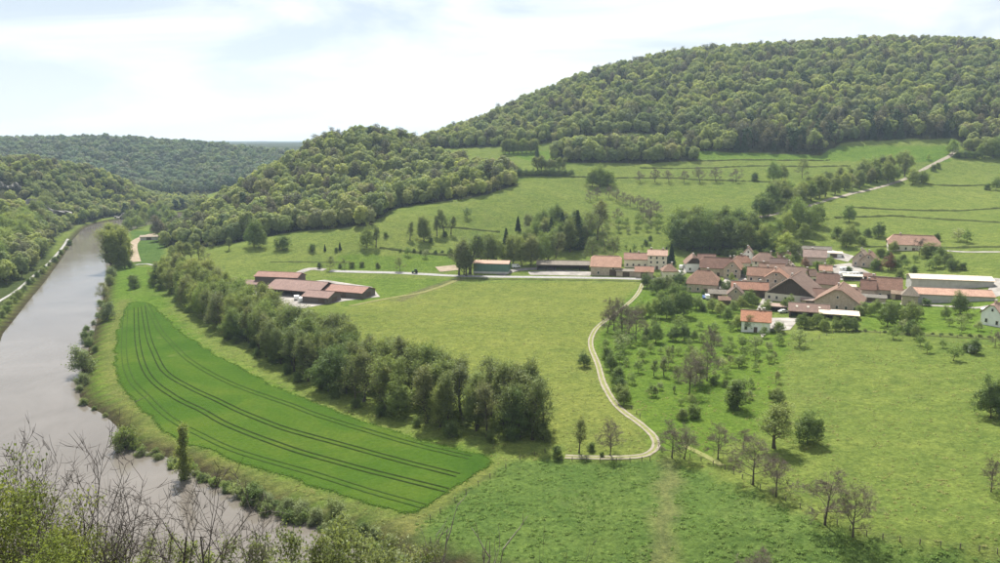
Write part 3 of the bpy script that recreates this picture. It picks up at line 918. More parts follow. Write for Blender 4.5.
yard('farm_yard', ((300, 309), (345, 301), (380, 297), (372, 287), (325, 280), (262, 287), (246, 292), (262, 300)), 'gravel yard round the big farm sheds')
yard('village_square', ((718, 288), (732, 270), (745, 271), (748, 287), (771, 284), (774, 300), (760, 318), (752, 318), (764, 296), (748, 291), (722, 296), (700, 300)), 'pale lane and yard between the farmhouses')
yard('upper_yard', ((792, 246), (800, 246), (832, 250), (854, 256), (848, 262), (826, 257), (800, 256)), 'white gravel yard behind the pink house', off=.12)
yard('caravan_yard', ((826, 279), (834, 265), (850, 263), (872, 274), (868, 282)), 'pale yard with parked vehicles', off=.12)
yard('barn_yard', ((985, 300), (1000, 296), (1010, 280), (994, 278), (988, 290)), 'pale yard beside the long barn', off=.12)
yard('lower_yard', ((752, 320), (772, 318), (800, 318), (790, 330), (768, 332), (762, 338)), 'pale gravel in front of the orange roofed house', off=.12)
yard('shed_yard', ((528, 272), (560, 270), (592, 272), (590, 276), (530, 275)), 'pale yard before the long open shed', off=.12)
yard('soil_patch', ((435, 267), (455, 265), (460, 270), (440, 272)), 'patch of bare brown soil beside the road', 'soil')
strip('lane', gl((866, 302), (900, 304), (940, 306), (975, 308), (992, 306)), 3.5, M['yard'], .12, 'pale lane below the long barn')
strip('upper_lane', gl((936, 250), (965, 252), (1000, 252)), 2.5, M['yard'], .12, 'pale lane leaving the cream house')

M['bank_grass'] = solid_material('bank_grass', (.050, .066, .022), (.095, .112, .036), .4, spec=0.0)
for pts, lb in ((((505, 176), (575, 177), (640, 178), (700, 180), (770, 182)), 'dark grassy field bank below the row of bare trees'),
                (((640, 168), (700, 168), (760, 166), (850, 166)), 'dark field bank crossing the upper pasture'),
                (((700, 161), (760, 160), (830, 160)), 'thin field bank under the high wood'),
                (((845, 207), (900, 210), (950, 211), (1005, 208)), 'dark ridge line across the steep pasture'),
                (((835, 218), (890, 216), (950, 220), (1005, 223)), 'lower dark ridge line across the steep pasture'),
                (((925, 184), (960, 186), (1005, 184)), 'thin bank line high on the steep pasture'),
                (((440, 227), (470, 229), (500, 232)), 'short bank line across the middle pasture'),
                (((380, 248), (420, 253), (460, 256), (500, 255)), 'long field bank above the valley road'),
                (((270, 262), (310, 262), (350, 262)), 'faint field edge above the big farm'),
                (((855, 331), (900, 334), (950, 337), (1005, 340)), 'rough grass line along the paddock fence'),
                (((700, 256), (740, 253), (790, 250)), 'dark hedge bank above the village gardens'),
                (((855, 247), (900, 247), (950, 248), (1005, 247)), 'dark bank beside the upper lane'),
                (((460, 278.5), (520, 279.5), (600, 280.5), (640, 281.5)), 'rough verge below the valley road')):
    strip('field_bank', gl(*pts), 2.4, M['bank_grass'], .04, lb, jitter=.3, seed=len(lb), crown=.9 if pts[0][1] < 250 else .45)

# ------------------------------------------------------------------ buildings
M['stone'] = solid_material('stone_wall', (.34, .275, .215), (.50, .415, .335), 1.0, rand=.1)
M['cream'] = solid_material('cream_render', (.56, .51, .43), (.68, .63, .54), .5, rand=.06)
M['white'] = solid_material('white_render', (.66, .66, .66), (.78, .78, .77), .5, rand=.04)
M['pink'] = solid_material('pink_render', (.46, .35, .33), (.56, .44, .41), .5)
M['grey'] = solid_material('grey_render', (.36, .35, .335), (.46, .45, .43), .5)
M['timber'] = solid_material('dark_timber', (.045, .034, .027), (.095, .07, .055), 1.5, streak=(5, 5, .4))
M['brown_sheet'] = solid_material('brown_cladding', (.105, .085, .075), (.145, .12, .108), 1.0, streak=(4, 4, .2))
M['green_sheet'] = solid_material('green_cladding', (.085, .155, .125), (.115, .19, .155), .8, streak=(5, 5, .2))
M['concrete'] = solid_material('concrete', (.42, .41, .39), (.55, .54, .51), .6)
def tile_mat(name, c1, c2):
    m, nt, o = newmat(name)
    tcn = node(nt, 'ShaderNodeTexCoord'); vec = tcn.outputs['Object']
    f1 = noise(nt, vec, .35, 6, .65); f2 = noise(nt, vec, 2.2, 4, .75)
    c1 = (c1[0] * .84, c1[1] * .80, c1[2] * .68); c2 = (c2[0] * .88, c2[1] * .84, c2[2] * .72)
    col = mixc(nt, ramp(nt, f1, ((.3, c1), (.7, c2))), ramp(nt, f2, ((.32, (.62, .64, .66)), (.68, (1.3, 1.26, 1.22)))), 1.0, 'MULTIPLY')
    oi = node(nt, 'ShaderNodeObjectInfo')
    col = mixc(nt, col, ramp(nt, oi.outputs['Random'], ((0, (.68, .76, .84)), (.3, (.86, .88, .90)), (.65, (1.0, .96, .92)), (1, (1.14, .98, .88)))), 1.0, 'MULTIPLY')
    wv = node(nt, 'ShaderNodeTexWave', Scale=5.5, Distortion=.2); wv.bands_direction = 'X'
    nt.links.new(vec, wv.inputs['Vector'])
    b = node(nt, 'ShaderNodeBsdfPrincipled', Roughness=.8); b.inputs['Specular IOR Level'].default_value = .25
    nt.links.new(col, b.inputs['Base Color'])
    bp = node(nt, 'ShaderNodeBump', Strength=.5, Distance=.05)
    nt.links.new(wv.outputs['Fac'], bp.inputs['Height']); nt.links.new(bp.outputs[0], b.inputs['Normal'])
    nt.links.new(b.outputs[0], o.inputs['Surface'])
    return m
M['tile'] = tile_mat('roof_tile_brown', (.185, .125, .105), (.265, .175, .148))
M['tile_red'] = tile_mat('roof_tile_red', (.27, .165, .138), (.34, .215, .185))
M['tile_pink'] = tile_mat('roof_tile_pink', (.34, .235, .215), (.45, .325, .295))
M['tile_orange'] = tile_mat('roof_tile_orange', (.38, .205, .15), (.47, .265, .20))
M['tile_dark'] = tile_mat('roof_tile_dark', (.135, .085, .075), (.195, .120, .105))
M['tile_grey'] = tile_mat('roof_tile_grey', (.215, .185, .165), (.29, .255, .23))
M['metal_pink'] = tile_mat('roof_sheet_pink', (.36, .27, .255), (.43, .33, .31))
M['metal_rust'] = tile_mat('roof_sheet_maroon', (.205, .135, .135), (.265, .18, .178))
M['metal_white'] = tile_mat('roof_sheet_white', (.56, .56, .57), (.66, .66, .67))
m, nt, o = newmat('window_glass')
b = node(nt, 'ShaderNodeBsdfPrincipled', Roughness=.08); b.inputs['Base Color'].default_value = (.025, .028, .032, 1)
nt.links.new(b.outputs[0], o.inputs['Surface']); M['glass'] = m
M['frame'] = solid_material('window_frame', (.55, .52, .47), (.64, .61, .56), 2)
M['door'] = solid_material('door_wood', (.075, .05, .035), (.12, .085, .06), 2, streak=(4, 4, .3))
M['dark'] = solid_material('shed_inside', (.03, .027, .024), (.05, .045, .04), 1)
M['brickc'] = solid_material('chimney_brick', (.28, .17, .135), (.38, .25, .20), 2)

class MB:
    def __init__(self): self.V = []; self.F = []
    def face(self, pts):
        n = len(self.V); self.V += [tuple(p) for p in pts]; self.F.append(tuple(range(n, n + len(pts))))
    def prism(self, prof, axis_pts):
        """closed profile (list of 3-D points) swept by a vector"""
        n = len(self.V); k = len(prof); v = axis_pts
        self.V += [tuple(p) for p in prof] + [(p[0] + v[0], p[1] + v[1], p[2] + v[2]) for p in prof]
        self.F.append(tuple(range(n, n + k))[::-1]); self.F.append(tuple(range(n + k, n + 2 * k)))
        for i in range(k):
            j = (i + 1) % k
            self.F.append((n + i, n + j, n + k + j, n + k + i))
    def box(self, x0, x1, y0, y1, z0, z1):
        self.prism([(x0, y0, z0), (x1, y0, z0), (x1, y1, z0), (x0, y1, z0)], (0, 0, z1 - z0))
    def mesh(self, name, mat):
        me = bpy.data.meshes.new(name); me.from_pydata(self.V, [], self.F); me.validate(); me.update()
        me.materials.append(mat)
        return me
_wm = {}
def box_mesh(name, sx, sy, sz, mat):
    k = (name, sx, sy, sz, mat.name)
    if k not in _wm:
        q = MB(); q.box(-sx / 2, sx / 2, -sy / 2, sy / 2, 0, sz); _wm[k] = q.mesh(name, mat)
    return _wm[k]

def window(parent, p, ang, wd=1.0, ht=1.4, name='window'):
    o = obj(name, box_mesh(name, wd + .3, .14, ht + .3, M['frame'] if name == 'window' else M['door']), parent)
    o.location = p; o.rotation_euler = (0, 0, ang)
    if name == 'window':
        g = obj('pane', box_mesh('pane', wd, .06, ht, M['glass']), o); g.location = (0, -.06, .15)
    return o

def roof_mesh(L_, D_, e, r, frac, ov, t=.28, kk=None):
    X = L_ / 2 + ov; Yh = D_ / 2 + ov; ze = e - r * ov / (D_ / 2); zr = e + r
    q = MB()
    if frac >= 1:
        q.prism([(-X, -Yh, ze), (-X, 0, zr), (-X, Yh, ze), (-X, Yh, ze + t), (-X, 0, zr + t), (-X, -Yh, ze + t)], (2 * X, 0, 0))
        return q
    wh = Yh * (1 - frac); zh = ze + (zr - ze) * frac
    k = min(wh * (.9 if kk is None else kk), X - .3)
    for dz, fl in ((t, 1), (0, -1)):
        A_ = lambda x_, y_, z_: (x_, y_, z_ + dz)
        if frac > 0:
            s1 = [A_(-X, -Yh, ze), A_(X, -Yh, ze), A_(X, -wh, zh), A_(X - k, 0, zr), A_(-X + k, 0, zr), A_(-X, -wh, zh)]
            s2 = [A_(X, Yh, ze), A_(-X, Yh, ze), A_(-X, wh, zh), A_(-X + k, 0, zr), A_(X - k, 0, zr), A_(X, wh, zh)]
        else:
            s1 = [A_(-X, -Yh, ze), A_(X, -Yh, ze), A_(X - k, 0, zr), A_(-X + k, 0, zr)]
            s2 = [A_(X, Yh, ze), A_(-X, Yh, ze), A_(-X + k, 0, zr), A_(X - k, 0, zr)]
        h1 = [A_(X, -wh, zh), A_(X, wh, zh), A_(X - k, 0, zr)]
        h2 = [A_(-X, wh, zh), A_(-X, -wh, zh), A_(-X + k, 0, zr)]
        for fc in (s1, s2, h1, h2): q.face(fc if fl > 0 else fc[::-1])
    rim = [(-X, -Yh, ze), (X, -Yh, ze)] + ([(X, -wh, zh), (X, wh, zh)] if frac > 0 else []) + [(X, Yh, ze), (-X, Yh, ze)] + ([(-X, wh, zh), (-X, -wh, zh)] if frac > 0 else [])
    for i in range(len(rim)):
        a, c = rim[i], rim[(i + 1) % len(rim)]
        q.face([a, c, (c[0], c[1], c[2] + t), (a[0], a[1], a[2] + t)])
    return q

def wall_mesh(L_, D_, e, r, frac):
    X, Yh = L_ / 2, D_ / 2
    q = MB(); f2 = min(frac, 1) - .001
    zh = e + r * f2; wh = Yh * (1 - f2)
    prof = [(-X, -Yh, -2.5), (-X, Yh, -2.5), (-X, Yh, e)] + ([(-X, wh, zh), (-X, -wh, zh)] if f2 > .05 else []) + [(-X, -Yh, e)]
    q.prism(prof, (2 * X, 0, 0))
    return q

HOUSES = []
def house(label, px, py, L_, D_, e, r, rot=0, wall='stone', roof='tile', frac=1.0, ov=.55, name='farmhouse', cat='house', win=1, floors=None, chim=1, door=1,
          group=None, big=0, gable_timber=False, open_front=False, dz=0.0, near='front'):
    if px > 600: rot -= math.degrees(math.atan((px - 500) / 757)) * .62
    rz = R(rot)
    p = on_ground(px, py)
    ca, sa = math.cos(rz), math.sin(rz)
    half = abs(ca) * D_ / 2 + abs(sa) * L_ / 2 if near == 'front' else 0
    vd = p[:2] / np.linalg.norm(p[:2])
    c = p[:2] + vd * half * .92
    zb = min(float(ground_z(c[0] + ca * dx - sa * dy, c[1] + sa * dx + ca * dy)) for dx in (-L_ / 2, L_ / 2) for dy in (-D_ / 2, D_ / 2)) * .5 + p[2] * .5 + dz
    H = empty(name, (c[0], c[1], zb), rz)
    HOUSES.append((c[0], c[1], label))
    tag(H, label, cat, group)
    if open_front:
        q = MB()
        q.box(-L_ / 2, L_ / 2, D_ / 2 - .3, D_ / 2, -2, e)
        for s in (-1, 1):
            xx = s * (L_ / 2 - .15); q.box(xx - .15, xx + .15, -D_ / 2, D_ / 2 - .304, -2, e - .02)
        obj('wall', q.mesh('wall', M[wall]), H)
        npost = max(2, int(L_ / 5))
        for i in range(npost + 1):
            x_ = -L_ / 2 + .45 + (L_ - .9) * i / npost
            o_ = obj('post', box_mesh('post', .3, .3, e + 1.4, M['timber']), H); o_.location = (x_, -D_ / 2 + .2, -1.5)
        o_ = obj('loft_board', box_mesh('loft_board', L_ - .7, .15, e * .28, M['timber']), H); o_.location = (0, -D_ / 2 + .5, e * .7)
    else:
        obj('wall', wall_mesh(L_, D_, e, r, frac).mesh('wall', M[wall]), H)
    ro = obj('roof', roof_mesh(L_, D_, e + .02, r, frac, ov).mesh('roof', M[roof]), H)
    if frac > 0 and frac < 2 and r > 1.5:
        kx = 0 if frac >= 1 else min((D_ / 2 + ov) * (1 - frac) * .9, L_ / 2 + ov - .3)
        rl = 2 * (L_ / 2 + ov - kx) - .1
        rd = obj('ridge_tile', box_mesh('ridge_tile', round(rl, 2), .34, .16, M['tile_grey' if roof in ('tile_orange', 'tile_red') else roof]), ro); rd.location = (0, 0, e + r + .24)
    rs = random.Random(int(px * 7 + py * 13))
    for i in range(chim):
        cx_ = (rs.uniform(-.35, .35) if i == 0 else rs.uniform(-.4, .4)) * L_
        co = obj('chimney', box_mesh('chimney', .9, .7, 2.3, M['brickc'] if i % 2 else M['stone']), ro); co.location = (cx_, .7, e + r - 1.1)
        cp = obj('chimney', box_mesh('chimney_cap', 1.1, .9, .14, M['grey']), ro); cp.location = (cx_, .7, e + r + 1.21)
        cp.name = 'chimney_cap'
    if gable_timber:
        zt0, f0 = e + r * .02, .06
        for s in (-1, 1):
            wt = D_ / 2 * (1 - f0) - .15; fr_ = min(frac, .97); wtop = D_ / 2 * (1 - fr_)
            q = MB(); xx = s * (L_ / 2 + .06)
            q.prism([(xx - .05, -wt, zt0), (xx - .05, wt, zt0), (xx - .05, wtop, e + r * fr_ - .15), (xx - .05, -wtop, e + r * fr_ - .15)], (.1, 0, 0))
            obj('gable_boards', q.mesh('gable_boards', M['timber']), H)
    # openings
    fl = floors if floors else (2 if e > 4.8 else 1)
    tocam = np.array((-c[0], -c[1])) / np.linalg.norm(c)
    for side, (nx_, ny_, span, off_) in enumerate(((0, -1, L_, D_ / 2), (1, 0, D_, L_ / 2), (-1, 0, D_, L_ / 2), (0, 1, L_, D_ / 2))):
        wn = np.array((nx_ * ca - ny_ * sa, nx_ * sa + ny_ * ca))
        if wn @ tocam < -.1: continue
        if open_front and side == 0: continue
        ang = math.atan2(ny_, nx_) + math.pi / 2
        tx, ty = math.cos(ang), math.sin(ang)
        n_ = int(max(1, span // 3.4)) if win else 0
        if win == .5: n_ = max(1, n_ // 2)
        for f_ in range(fl):
            for i in range(n_):
                u = (i + .5) / n_ * span - span / 2 + rs.uniform(-.25, .25)
                if win < 1 and rs.random() < .35: continue
                if f_ == 0 and door and i == n_ // 2 and side in (0, 1):
                    continue
                zz = .9 + f_ * 2.7
                if zz + 1.7 > e: continue
                window(H, (nx_ * (off_ + .05) + tx * u, ny_ * (off_ + .05) + ty * u, zz), ang)
        if frac >= .4 and side in (1, 2) and win and r > 2.5 and not gable_timber:
            window(H, (nx_ * (off_ + .05), ny_ * (off_ + .05), e + r * .25), ang, .8, 1.0)
        if door and side in (0, 1):
            u = ((n_ // 2) + .5) / max(n_, 1) * span - span / 2 if n_ else 0
            wd, ht = (3.6, min(3.6, e - .6)) if big else (1.1, 2.1)
            window(H, (nx_ * (off_ + .05) + tx * u, ny_ * (off_ + .05) + ty * u, -.1), ang, wd, ht, 'door')
    return H

B = house
barn = dict(name='barn', cat='barn', chim=0, win=.5, big=1)
# big farm left of the hay meadow
B('brown clad tower barn end of the farm by the tree belt', 281, 291, 25, 10, 7.4, 1.8, -12, 'brown_sheet', 'metal_rust', **{**barn, 'win': 0})
B('low brown lean-to shed beside the tower barn', 254, 291, 8, 9, 3.6, 1.4, -12, 'brown_sheet', 'metal_rust', **{**barn, 'win': 0})
B('broad maroon roofed cattle shed in the middle of the farm', 303, 298, 32, 20, 3.3, 3.4, -20, 'brown_sheet', 'metal_rust', **{**barn, 'win': 0, 'open_front': True})
B('maroon roofed feed barn at the front of the farm yard', 322, 304, 15, 12, 3.2, 2.0, -20, 'brown_sheet', 'metal_rust', **barn)
B('pale maroon roofed long shed ending the farm yard', 350, 299, 23, 13, 3.2, 2.0, -22, 'brown_sheet', 'metal_rust', **{**barn, 'win': 0})
# along the road
hb = B('green metal barn with pale pinkish roof beside the road', 492, 274, 21, 10, 6.0, 1.1, -8, 'green_sheet', 'metal_pink', **{**barn, 'win': 0, 'door': 0})
for (x0, x1, y0, y1) in ((-10.62, 10.62, -5.12, -5.04), (10.54, 10.62, -5.04, 5.04)):
    q = MB(); q.box(x0, x1, y0, y1, -2, 1.3); obj('concrete_plinth', q.mesh('concrete_plinth', M['concrete']), hb)
B('long open fronted cart shed with weathered roof', 563, 271, 31, 8, 3.6, 1.7, -6, 'timber', 'tile_grey', **{**barn, 'open_front': True})
B('large stone barn with wide pink tiled roof by the road', 606, 276, 17, 13, 5.4, 5.2, -6, 'stone', 'tile_pink', frac=.75, **barn)
B('low stone lean-to with flat roof joined to the pink barn', 626, 277, 11, 6, 3.2, .8, -4, 'stone', 'tile_grey', **{**barn, 'win': 0})
B('small stone outhouse with red roof beside the road', 644, 278, 10, 7, 3.6, 2.4, -4, 'stone', 'tile_red', **barn)
B('cream house with red tiled roof behind the outhouse', 636, 268, 14, 9, 5.2, 3.0, -4, 'cream', 'tile_red')
B('tall cream house with very pale pink roof and chimney stack', 657, 270, 11, 9, 8.6, 2.6, -6, 'cream', 'metal_pink', chim=2, floors=3)
B('small cream cottage with brown hipped roof at the lane corner', 669, 279, 8.5, 8, 4.6, 3.2, 6, 'cream', 'tile', frac=0)
B('white house with dark timber gable under a brown roof', 693, 272, 12, 10, 4.8, 4.8, 92, 'white', 'tile', frac=.7, gable_timber=True)
B('long dark roofed farmhouse behind the hipped farmhouse', 718, 277, 20, 11, 5.0, 5.0, -6, 'stone', 'tile_dark', frac=.6)
B('stone wing with steep red verge joined to the dark roofed farmhouse', 733, 279, 13, 9, 5.5, 4.8, 76, 'stone', 'tile', frac=.8)
B('big farmhouse with reddish brown half hipped roof by the orchard', 703, 293, 15, 13, 4.6, 6.0, -12, 'stone', 'tile', frac=.25)
B('narrow white house with steep pointed gable before dark trees', 748, 264, 8, 6.5, 5.6, 4.0, 80, 'white', 'tile', frac=1)
B('cream house with brown hipped roof above the stone houses', 763, 271, 12, 10, 5.6, 4.2, -8, 'cream', 'tile', frac=.15)
B('stone house with rows of windows and red brown roof on the square', 759, 288, 12, 9, 6.4, 3.6, -10, 'stone', 'tile', frac=1)
B('stone house with dormer roof turned towards the square', 776, 290, 10, 11, 6.2, 4.0, 78, 'stone', 'tile', frac=.7)
B('small brown roofed house behind the stone houses', 778, 273, 9, 8, 4.5, 3.2, -10, 'stone', 'tile_dark')
B('barn with broad red brown roof behind the great farmhouse', 793, 287, 12, 11, 5.0, 4.6, -22, 'stone', 'tile', frac=.7)
B('great farmhouse with dark timber gable and wide brown roof', 794, 304, 22, 23, 3.6, 8.4, 70, 'cream', 'tile', frac=.93, gable_timber=True, ov=.9, big=1)
B('steep roofed house with dark red tiles beside the great farmhouse', 827, 294, 10, 10, 5.0, 4.4, -10, 'stone', 'tile_dark', frac=.8)
B('wide stone farmhouse showing its broad gable with brown roof', 839, 312, 18, 19, 4.0, 6.6, 74, 'stone', 'tile', frac=.85, ov=.8)
B('house with front gable dormer and red brown roof by the orchard', 735, 304, 8, 7.5, 4.4, 3.6, 84, 'stone', 'tile', frac=1)
B('long low wing with red roof behind the gabled house', 749, 298, 17, 7.5, 4.2, 3.0, -4, 'timber', 'tile_red', win=.5)
B('small stone house with orange roof and white end wall', 755, 333, 11, 8.5, 4.8, 3.4, -6, 'white', 'tile_orange', frac=1, chim=2)
hs = B('low shed with red roof and three skylights', 808, 319, 16, 9, 3.0, 2.6, -6, 'timber', 'tile_red', **{**barn, 'open_front': True})
for i in range(3):
    q = obj('skylight', box_mesh('skylight', .9, 1.1, .08, M['metal_white']), hs); q.location = (-5 + i * 4.6, -2.3, 3.0 + 2.6 - 2.3 / 4.5 * 2.6 + .42); q.rotation_euler = (math.atan2(2.6, 4.5), 0, 0)
B('low open shed with white metal roof beside the skylight shed', 838, 321, 15, 9, 2.6, .8, -5, 'timber', 'metal_white', **{**barn, 'open_front': True})
B('flat pale pink canopy roof in front of the great farmhouse', 776, 312, 9, 6, 2.4, .7, -6, 'timber', 'metal_pink', **{**barn, 'open_front': True})
B('small white lean-to against the great farmhouse', 810, 306, 8, 4, 2.4, .7, -8, 'stone', 'metal_pink', **{**barn, 'win': 0})
B('pink rendered house with pink tiled roof below the white yard', 814, 266, 12, 9, 5.2, 3.6, -6, 'pink', 'tile_pink', frac=1)
B('low grey outbuilding with slate grey roof on the white yard', 815, 257, 17, 7, 3.6, 2.2, -4, 'grey', 'tile_grey', **barn)
B('old grey brown house with paired gables near the vehicles', 861, 267, 9, 8, 4.6, 4.2, 70, 'stone', 'tile_grey', frac=1)
B('old brown roofed barn leaning against the paired gable house', 869, 268, 10, 8, 4.2, 4.0, 72, 'stone', 'tile', frac=.8)
B('long cream house with pink tiled roof above the village meadow', 912, 252, 27, 10, 4.2, 5.0, -3, 'cream', 'tile_pink', frac=.35)
B('house with bright orange red roof and grey ridge', 883, 299, 14.5, 9, 4.6, 5.0, -6, 'stone', 'tile_red', frac=.9)
B('narrow brown wing joined to the orange red roofed house', 867, 299, 6, 8, 4.8, 3.6, -6, 'stone', 'tile_dark', frac=1)
B('long low stone outbuilding below the orange red roof', 871, 303, 12, 4.5, 2.4, .9, -6, 'stone', 'tile_grey', **{**barn, 'win': 0})
B('square stone dovecote with pyramid roof', 909, 306, 6.4, 6.4, 5.0, 3.4, -8, 'stone', 'tile_grey', frac=0, chim=0, name='dovecote', cat='tower')
B('small red shed beside the narrow brown wing', 858, 298, 5, 5, 2.6, 1.8, -8, 'timber', 'tile', **{**barn, 'win': 0})
B('low white and brown shed behind the broad gable farmhouse', 846, 293, 8, 5, 2.8, 1.0, -6, 'timber', 'metal_white', **{**barn, 'win': 0})
B('long barn block with white metal roof at the village end', 948, 291, 36, 10, 5.6, 1.4, 5, 'grey', 'metal_white', **{**barn, 'win': 0, 'big': 0, 'door': 0})
B('long front barn with pale pink sheet roof at the village end', 949, 304, 33, 11, 4.0, 2.0, 5, 'grey', 'tile_pink', **{**barn, 'door': 0})
B('white house with pink tiled roof and windows beside the lower lane', 1003, 327, 12, 10, 4.6, 4.4, 35, 'white', 'tile_pink', frac=.8)
B('small dark brown wooden hut by the square', 746, 287, 3.2, 3, 2.2, 1.2, -10, 'timber', 'tile', name='wooden_hut', cat='hut', chim=0, win=0)
B('tiny dark brown garden shed beside the vehicles', 869, 281, 5, 4, 2.4, 1.2, -8, 'timber', 'tile_dark', name='garden_shed', cat='shed', chim=0, win=0)
B('low pale ruin building behind the trees near the river bend', 150, 240, 14, 7, 2.6, 1.0, 10, 'concrete', 'tile_grey', **{**barn, 'win': 0})

B('low stone barn with brown roof behind the square houses', 771, 279, 13, 8, 4.4, 3.4, -4, 'stone', 'tile', **{**barn, 'chim': 1})
B('small cream house with grey brown roof beyond the dark farmhouse', 741, 270, 8, 8, 4.6, 3.4, 10, 'cream', 'tile', frac=.5)
B('low tiled outhouse beside the reddish half hipped farmhouse', 717, 299, 8, 5, 2.6, 1.4, -4, 'stone', 'tile_grey', **{**barn, 'win': 0})
B('stone shed with rusty lean roof beside the great farmhouse', 822, 303, 8, 7, 3.6, 2.4, -4, 'stone', 'tile_dark', **barn)
B('flat roofed white garage against the pink house', 833, 258, 9, 6, 2.8, .6, -4, 'white', 'metal_white', **{**barn, 'win': 0})
B('little stone outbuilding with mossy roof near the dovecote', 899, 300, 7, 5, 2.8, 1.6, -4, 'stone', 'tile_grey', **{**barn, 'win': 0})
B('low open carport with pale roof in the vehicle yard', 852, 281, 9, 5, 2.5, .6, 0, 'timber', 'metal_white', **{**barn, 'open_front': True})

B('small rust roofed cottage squeezed behind the great farmhouse', 808, 283, 7, 6.5, 4.0, 2.8, 20, 'cream', 'tile', frac=.8)
B('narrow stone house with steep grey roof beside the square houses', 789, 279, 6, 7, 5.0, 3.4, 70, 'stone', 'tile_grey', frac=1)
B('little white cottage with brown roof among gardens above the square', 783, 264, 7, 6, 3.8, 2.6, 5, 'white', 'tile', frac=1)
B('low brown roofed barn tucked behind the white timber gabled house', 706, 266, 10, 7, 3.8, 2.8, 0, 'stone', 'tile_dark', **barn)
B('small lean-to with rusty roof at the orchard side of the gabled house', 724, 305, 5, 4, 2.4, 1.2, 0, 'timber', 'tile', **{**barn, 'win': 0})
B('small stone cottage with brown roof at the lane above the paddock', 848, 303, 7, 6, 3.4, 2.6, 10, 'stone', 'tile', frac=1)
B('cream garden house with small pink roof near the vehicle yard', 825, 276, 6, 5, 3.2, 2.2, -5, 'cream', 'tile_pink', frac=1)
B('grey roofed wood store behind the narrow brown wing', 878, 287, 7, 5, 3.2, 1.6, 0, 'timber', 'tile_grey', **{**barn, 'win': 0})

# ------------------------------------------------------------------ vehicles
def paint(name, c):
    m, nt, o = newmat(name); b = node(nt, 'ShaderNodeBsdfPrincipled', Roughness=.3); 
    f = noise(nt, node(nt, 'ShaderNodeTexCoord').outputs['Object'], 2.0, 3)
    nt.links.new(ramp(nt, f, ((.3, tuple(v * .9 for v in c)), (.7, c))), b.inputs['Base Color'])
    b.inputs['Coat Weight'].default_value = .4
    nt.links.new(b.outputs[0], o.inputs['Surface']); return m
M['tyre'] = solid_material('tyre', (.02, .02, .02), (.035, .035, .035), 4)
PAINT = {k: paint('paint_' + k, c) for k, c in (('white', (.75, .75, .74)), ('blue', (.06, .12, .30)), ('grey', (.25, .26, .27)), ('red', (.35, .05, .04)), ('green', (.06, .13, .05)))}
def wheel_mesh(r, wdt):
    k = ('wheel', r, wdt)
    if k not in _wm:
        q = MB(); q.prism([(r * math.cos(a * math.pi / 7), -wdt / 2, r * math.sin(a * math.pi / 7)) for a in range(14)], (0, wdt, 0)); _wm[k] = q.mesh('wheel', M['tyre'])
    return _wm[k]
def vehicle(label, px, py, rot, col, style='car'):
    p = on_ground(px, py)
    V_ = empty({'car': 'parked_car', 'van': 'parked_van', 'caravan': 'caravan', 'tractor': 'tractor'}[style], (p[0], p[1], p[2] + .14), R(rot))
    tag(V_, label, {'car': 'car', 'van': 'van', 'caravan': 'caravan', 'tractor': 'tractor'}[style])
    if style == 'car':
        prof = [(-2.1, .35), (-2.1, .8), (-1.9, .95), (-1.3, 1.0), (-.75, 1.45), (.75, 1.48), (1.45, 1.0), (2.05, .85), (2.1, .35)]; wy = .85
    elif style == 'van':
        prof = [(-2.6, .4), (-2.6, 2.25), (1.2, 2.3), (1.9, 1.35), (2.6, 1.1), (2.6, .4)]; wy = .98
    elif style == 'caravan':
        prof = [(-3.2, .5), (-3.2, 2.2), (-2.9, 2.6), (2.6, 2.6), (3.3, 1.8), (3.0, .5)]; wy = 1.1
    else:
        prof = [(-1.5, .7), (-1.5, 1.5), (-1.2, 2.6), (.2, 2.6), (.4, 1.6), (1.9, 1.5), (1.9, .7)]; wy = .7
    q = MB(); q.prism([(a, -wy, b_) for a, b_ in prof], (0, 2 * wy, 0)); obj('body', q.mesh('body', PAINT[col]), V_)
    if style in ('car', 'van', 'tractor'):
        q = MB()
        zz = {'car': (1.02, 1.38), 'van': (1.4, 2.0), 'tractor': (1.6, 2.45)}[style]; xr = {'car': (-.8, .9), 'van': (.2, 1.3), 'tractor': (-1.1, .15)}[style]
        for s in (-1, 1):
            q = MB(); q.box(xr[0], xr[1], s * wy - .02 if s > 0 else s * wy - .03, s * wy + .03 if s > 0 else s * wy + .02, *zz); obj('side_window', q.mesh('side_window', M['glass']), V_)
        q = MB()
        a, b_ = {'car': ((.8, 1.46), (1.42, 1.04)), 'van': ((1.25, 2.22), (1.87, 1.42)), 'tractor': ((.22, 2.5), (.38, 1.68))}[style]
        q.face([(a[0] + .03, -wy + .1, a[1] + .03), (b_[0] + .03, -wy + .1, b_[1] + .03), (b_[0] + .03, wy - .1, b_[1] + .03), (a[0] + .03, wy - .1, a[1] + .03)])
        obj('windscreen', q.mesh('windscreen', M['glass']), V_)
    else:
        for xx in (-2, 0, 1.7):
            q = MB(); q.box(xx - .45, xx + .45, -wy - .03, -wy + .02, 1.4, 2.0); obj('side_window', q.mesh('side_window', M['glass']), V_)
    wh = {'car': ((-1.3, .32), (1.3, .32)), 'van': ((-1.6, .36), (1.7, .36)), 'caravan': ((-.4, .36), (.5, .36)), 'tractor': ((-.9, .8), (1.3, .5))}[style]
    for xx, r_ in wh:
        for s in (-1, 1):
            o_ = obj('wheel', wheel_mesh(r_, .24), V_); o_.location = (xx, s * (wy - .05), r_)
    return V_
vehicle('dark green tractor driving along the valley road', 415, 273.3, 178, 'green', 'tractor')
vehicle('white lorry van parked at the end of the green barn', 516, 268, 20, 'white', 'van')
vehicle('white van parked on the lane by the white house', 681, 269, 70, 'white', 'van')
vehicle('white car parked below the white house on the lane', 680, 273, 60, 'white', 'car')
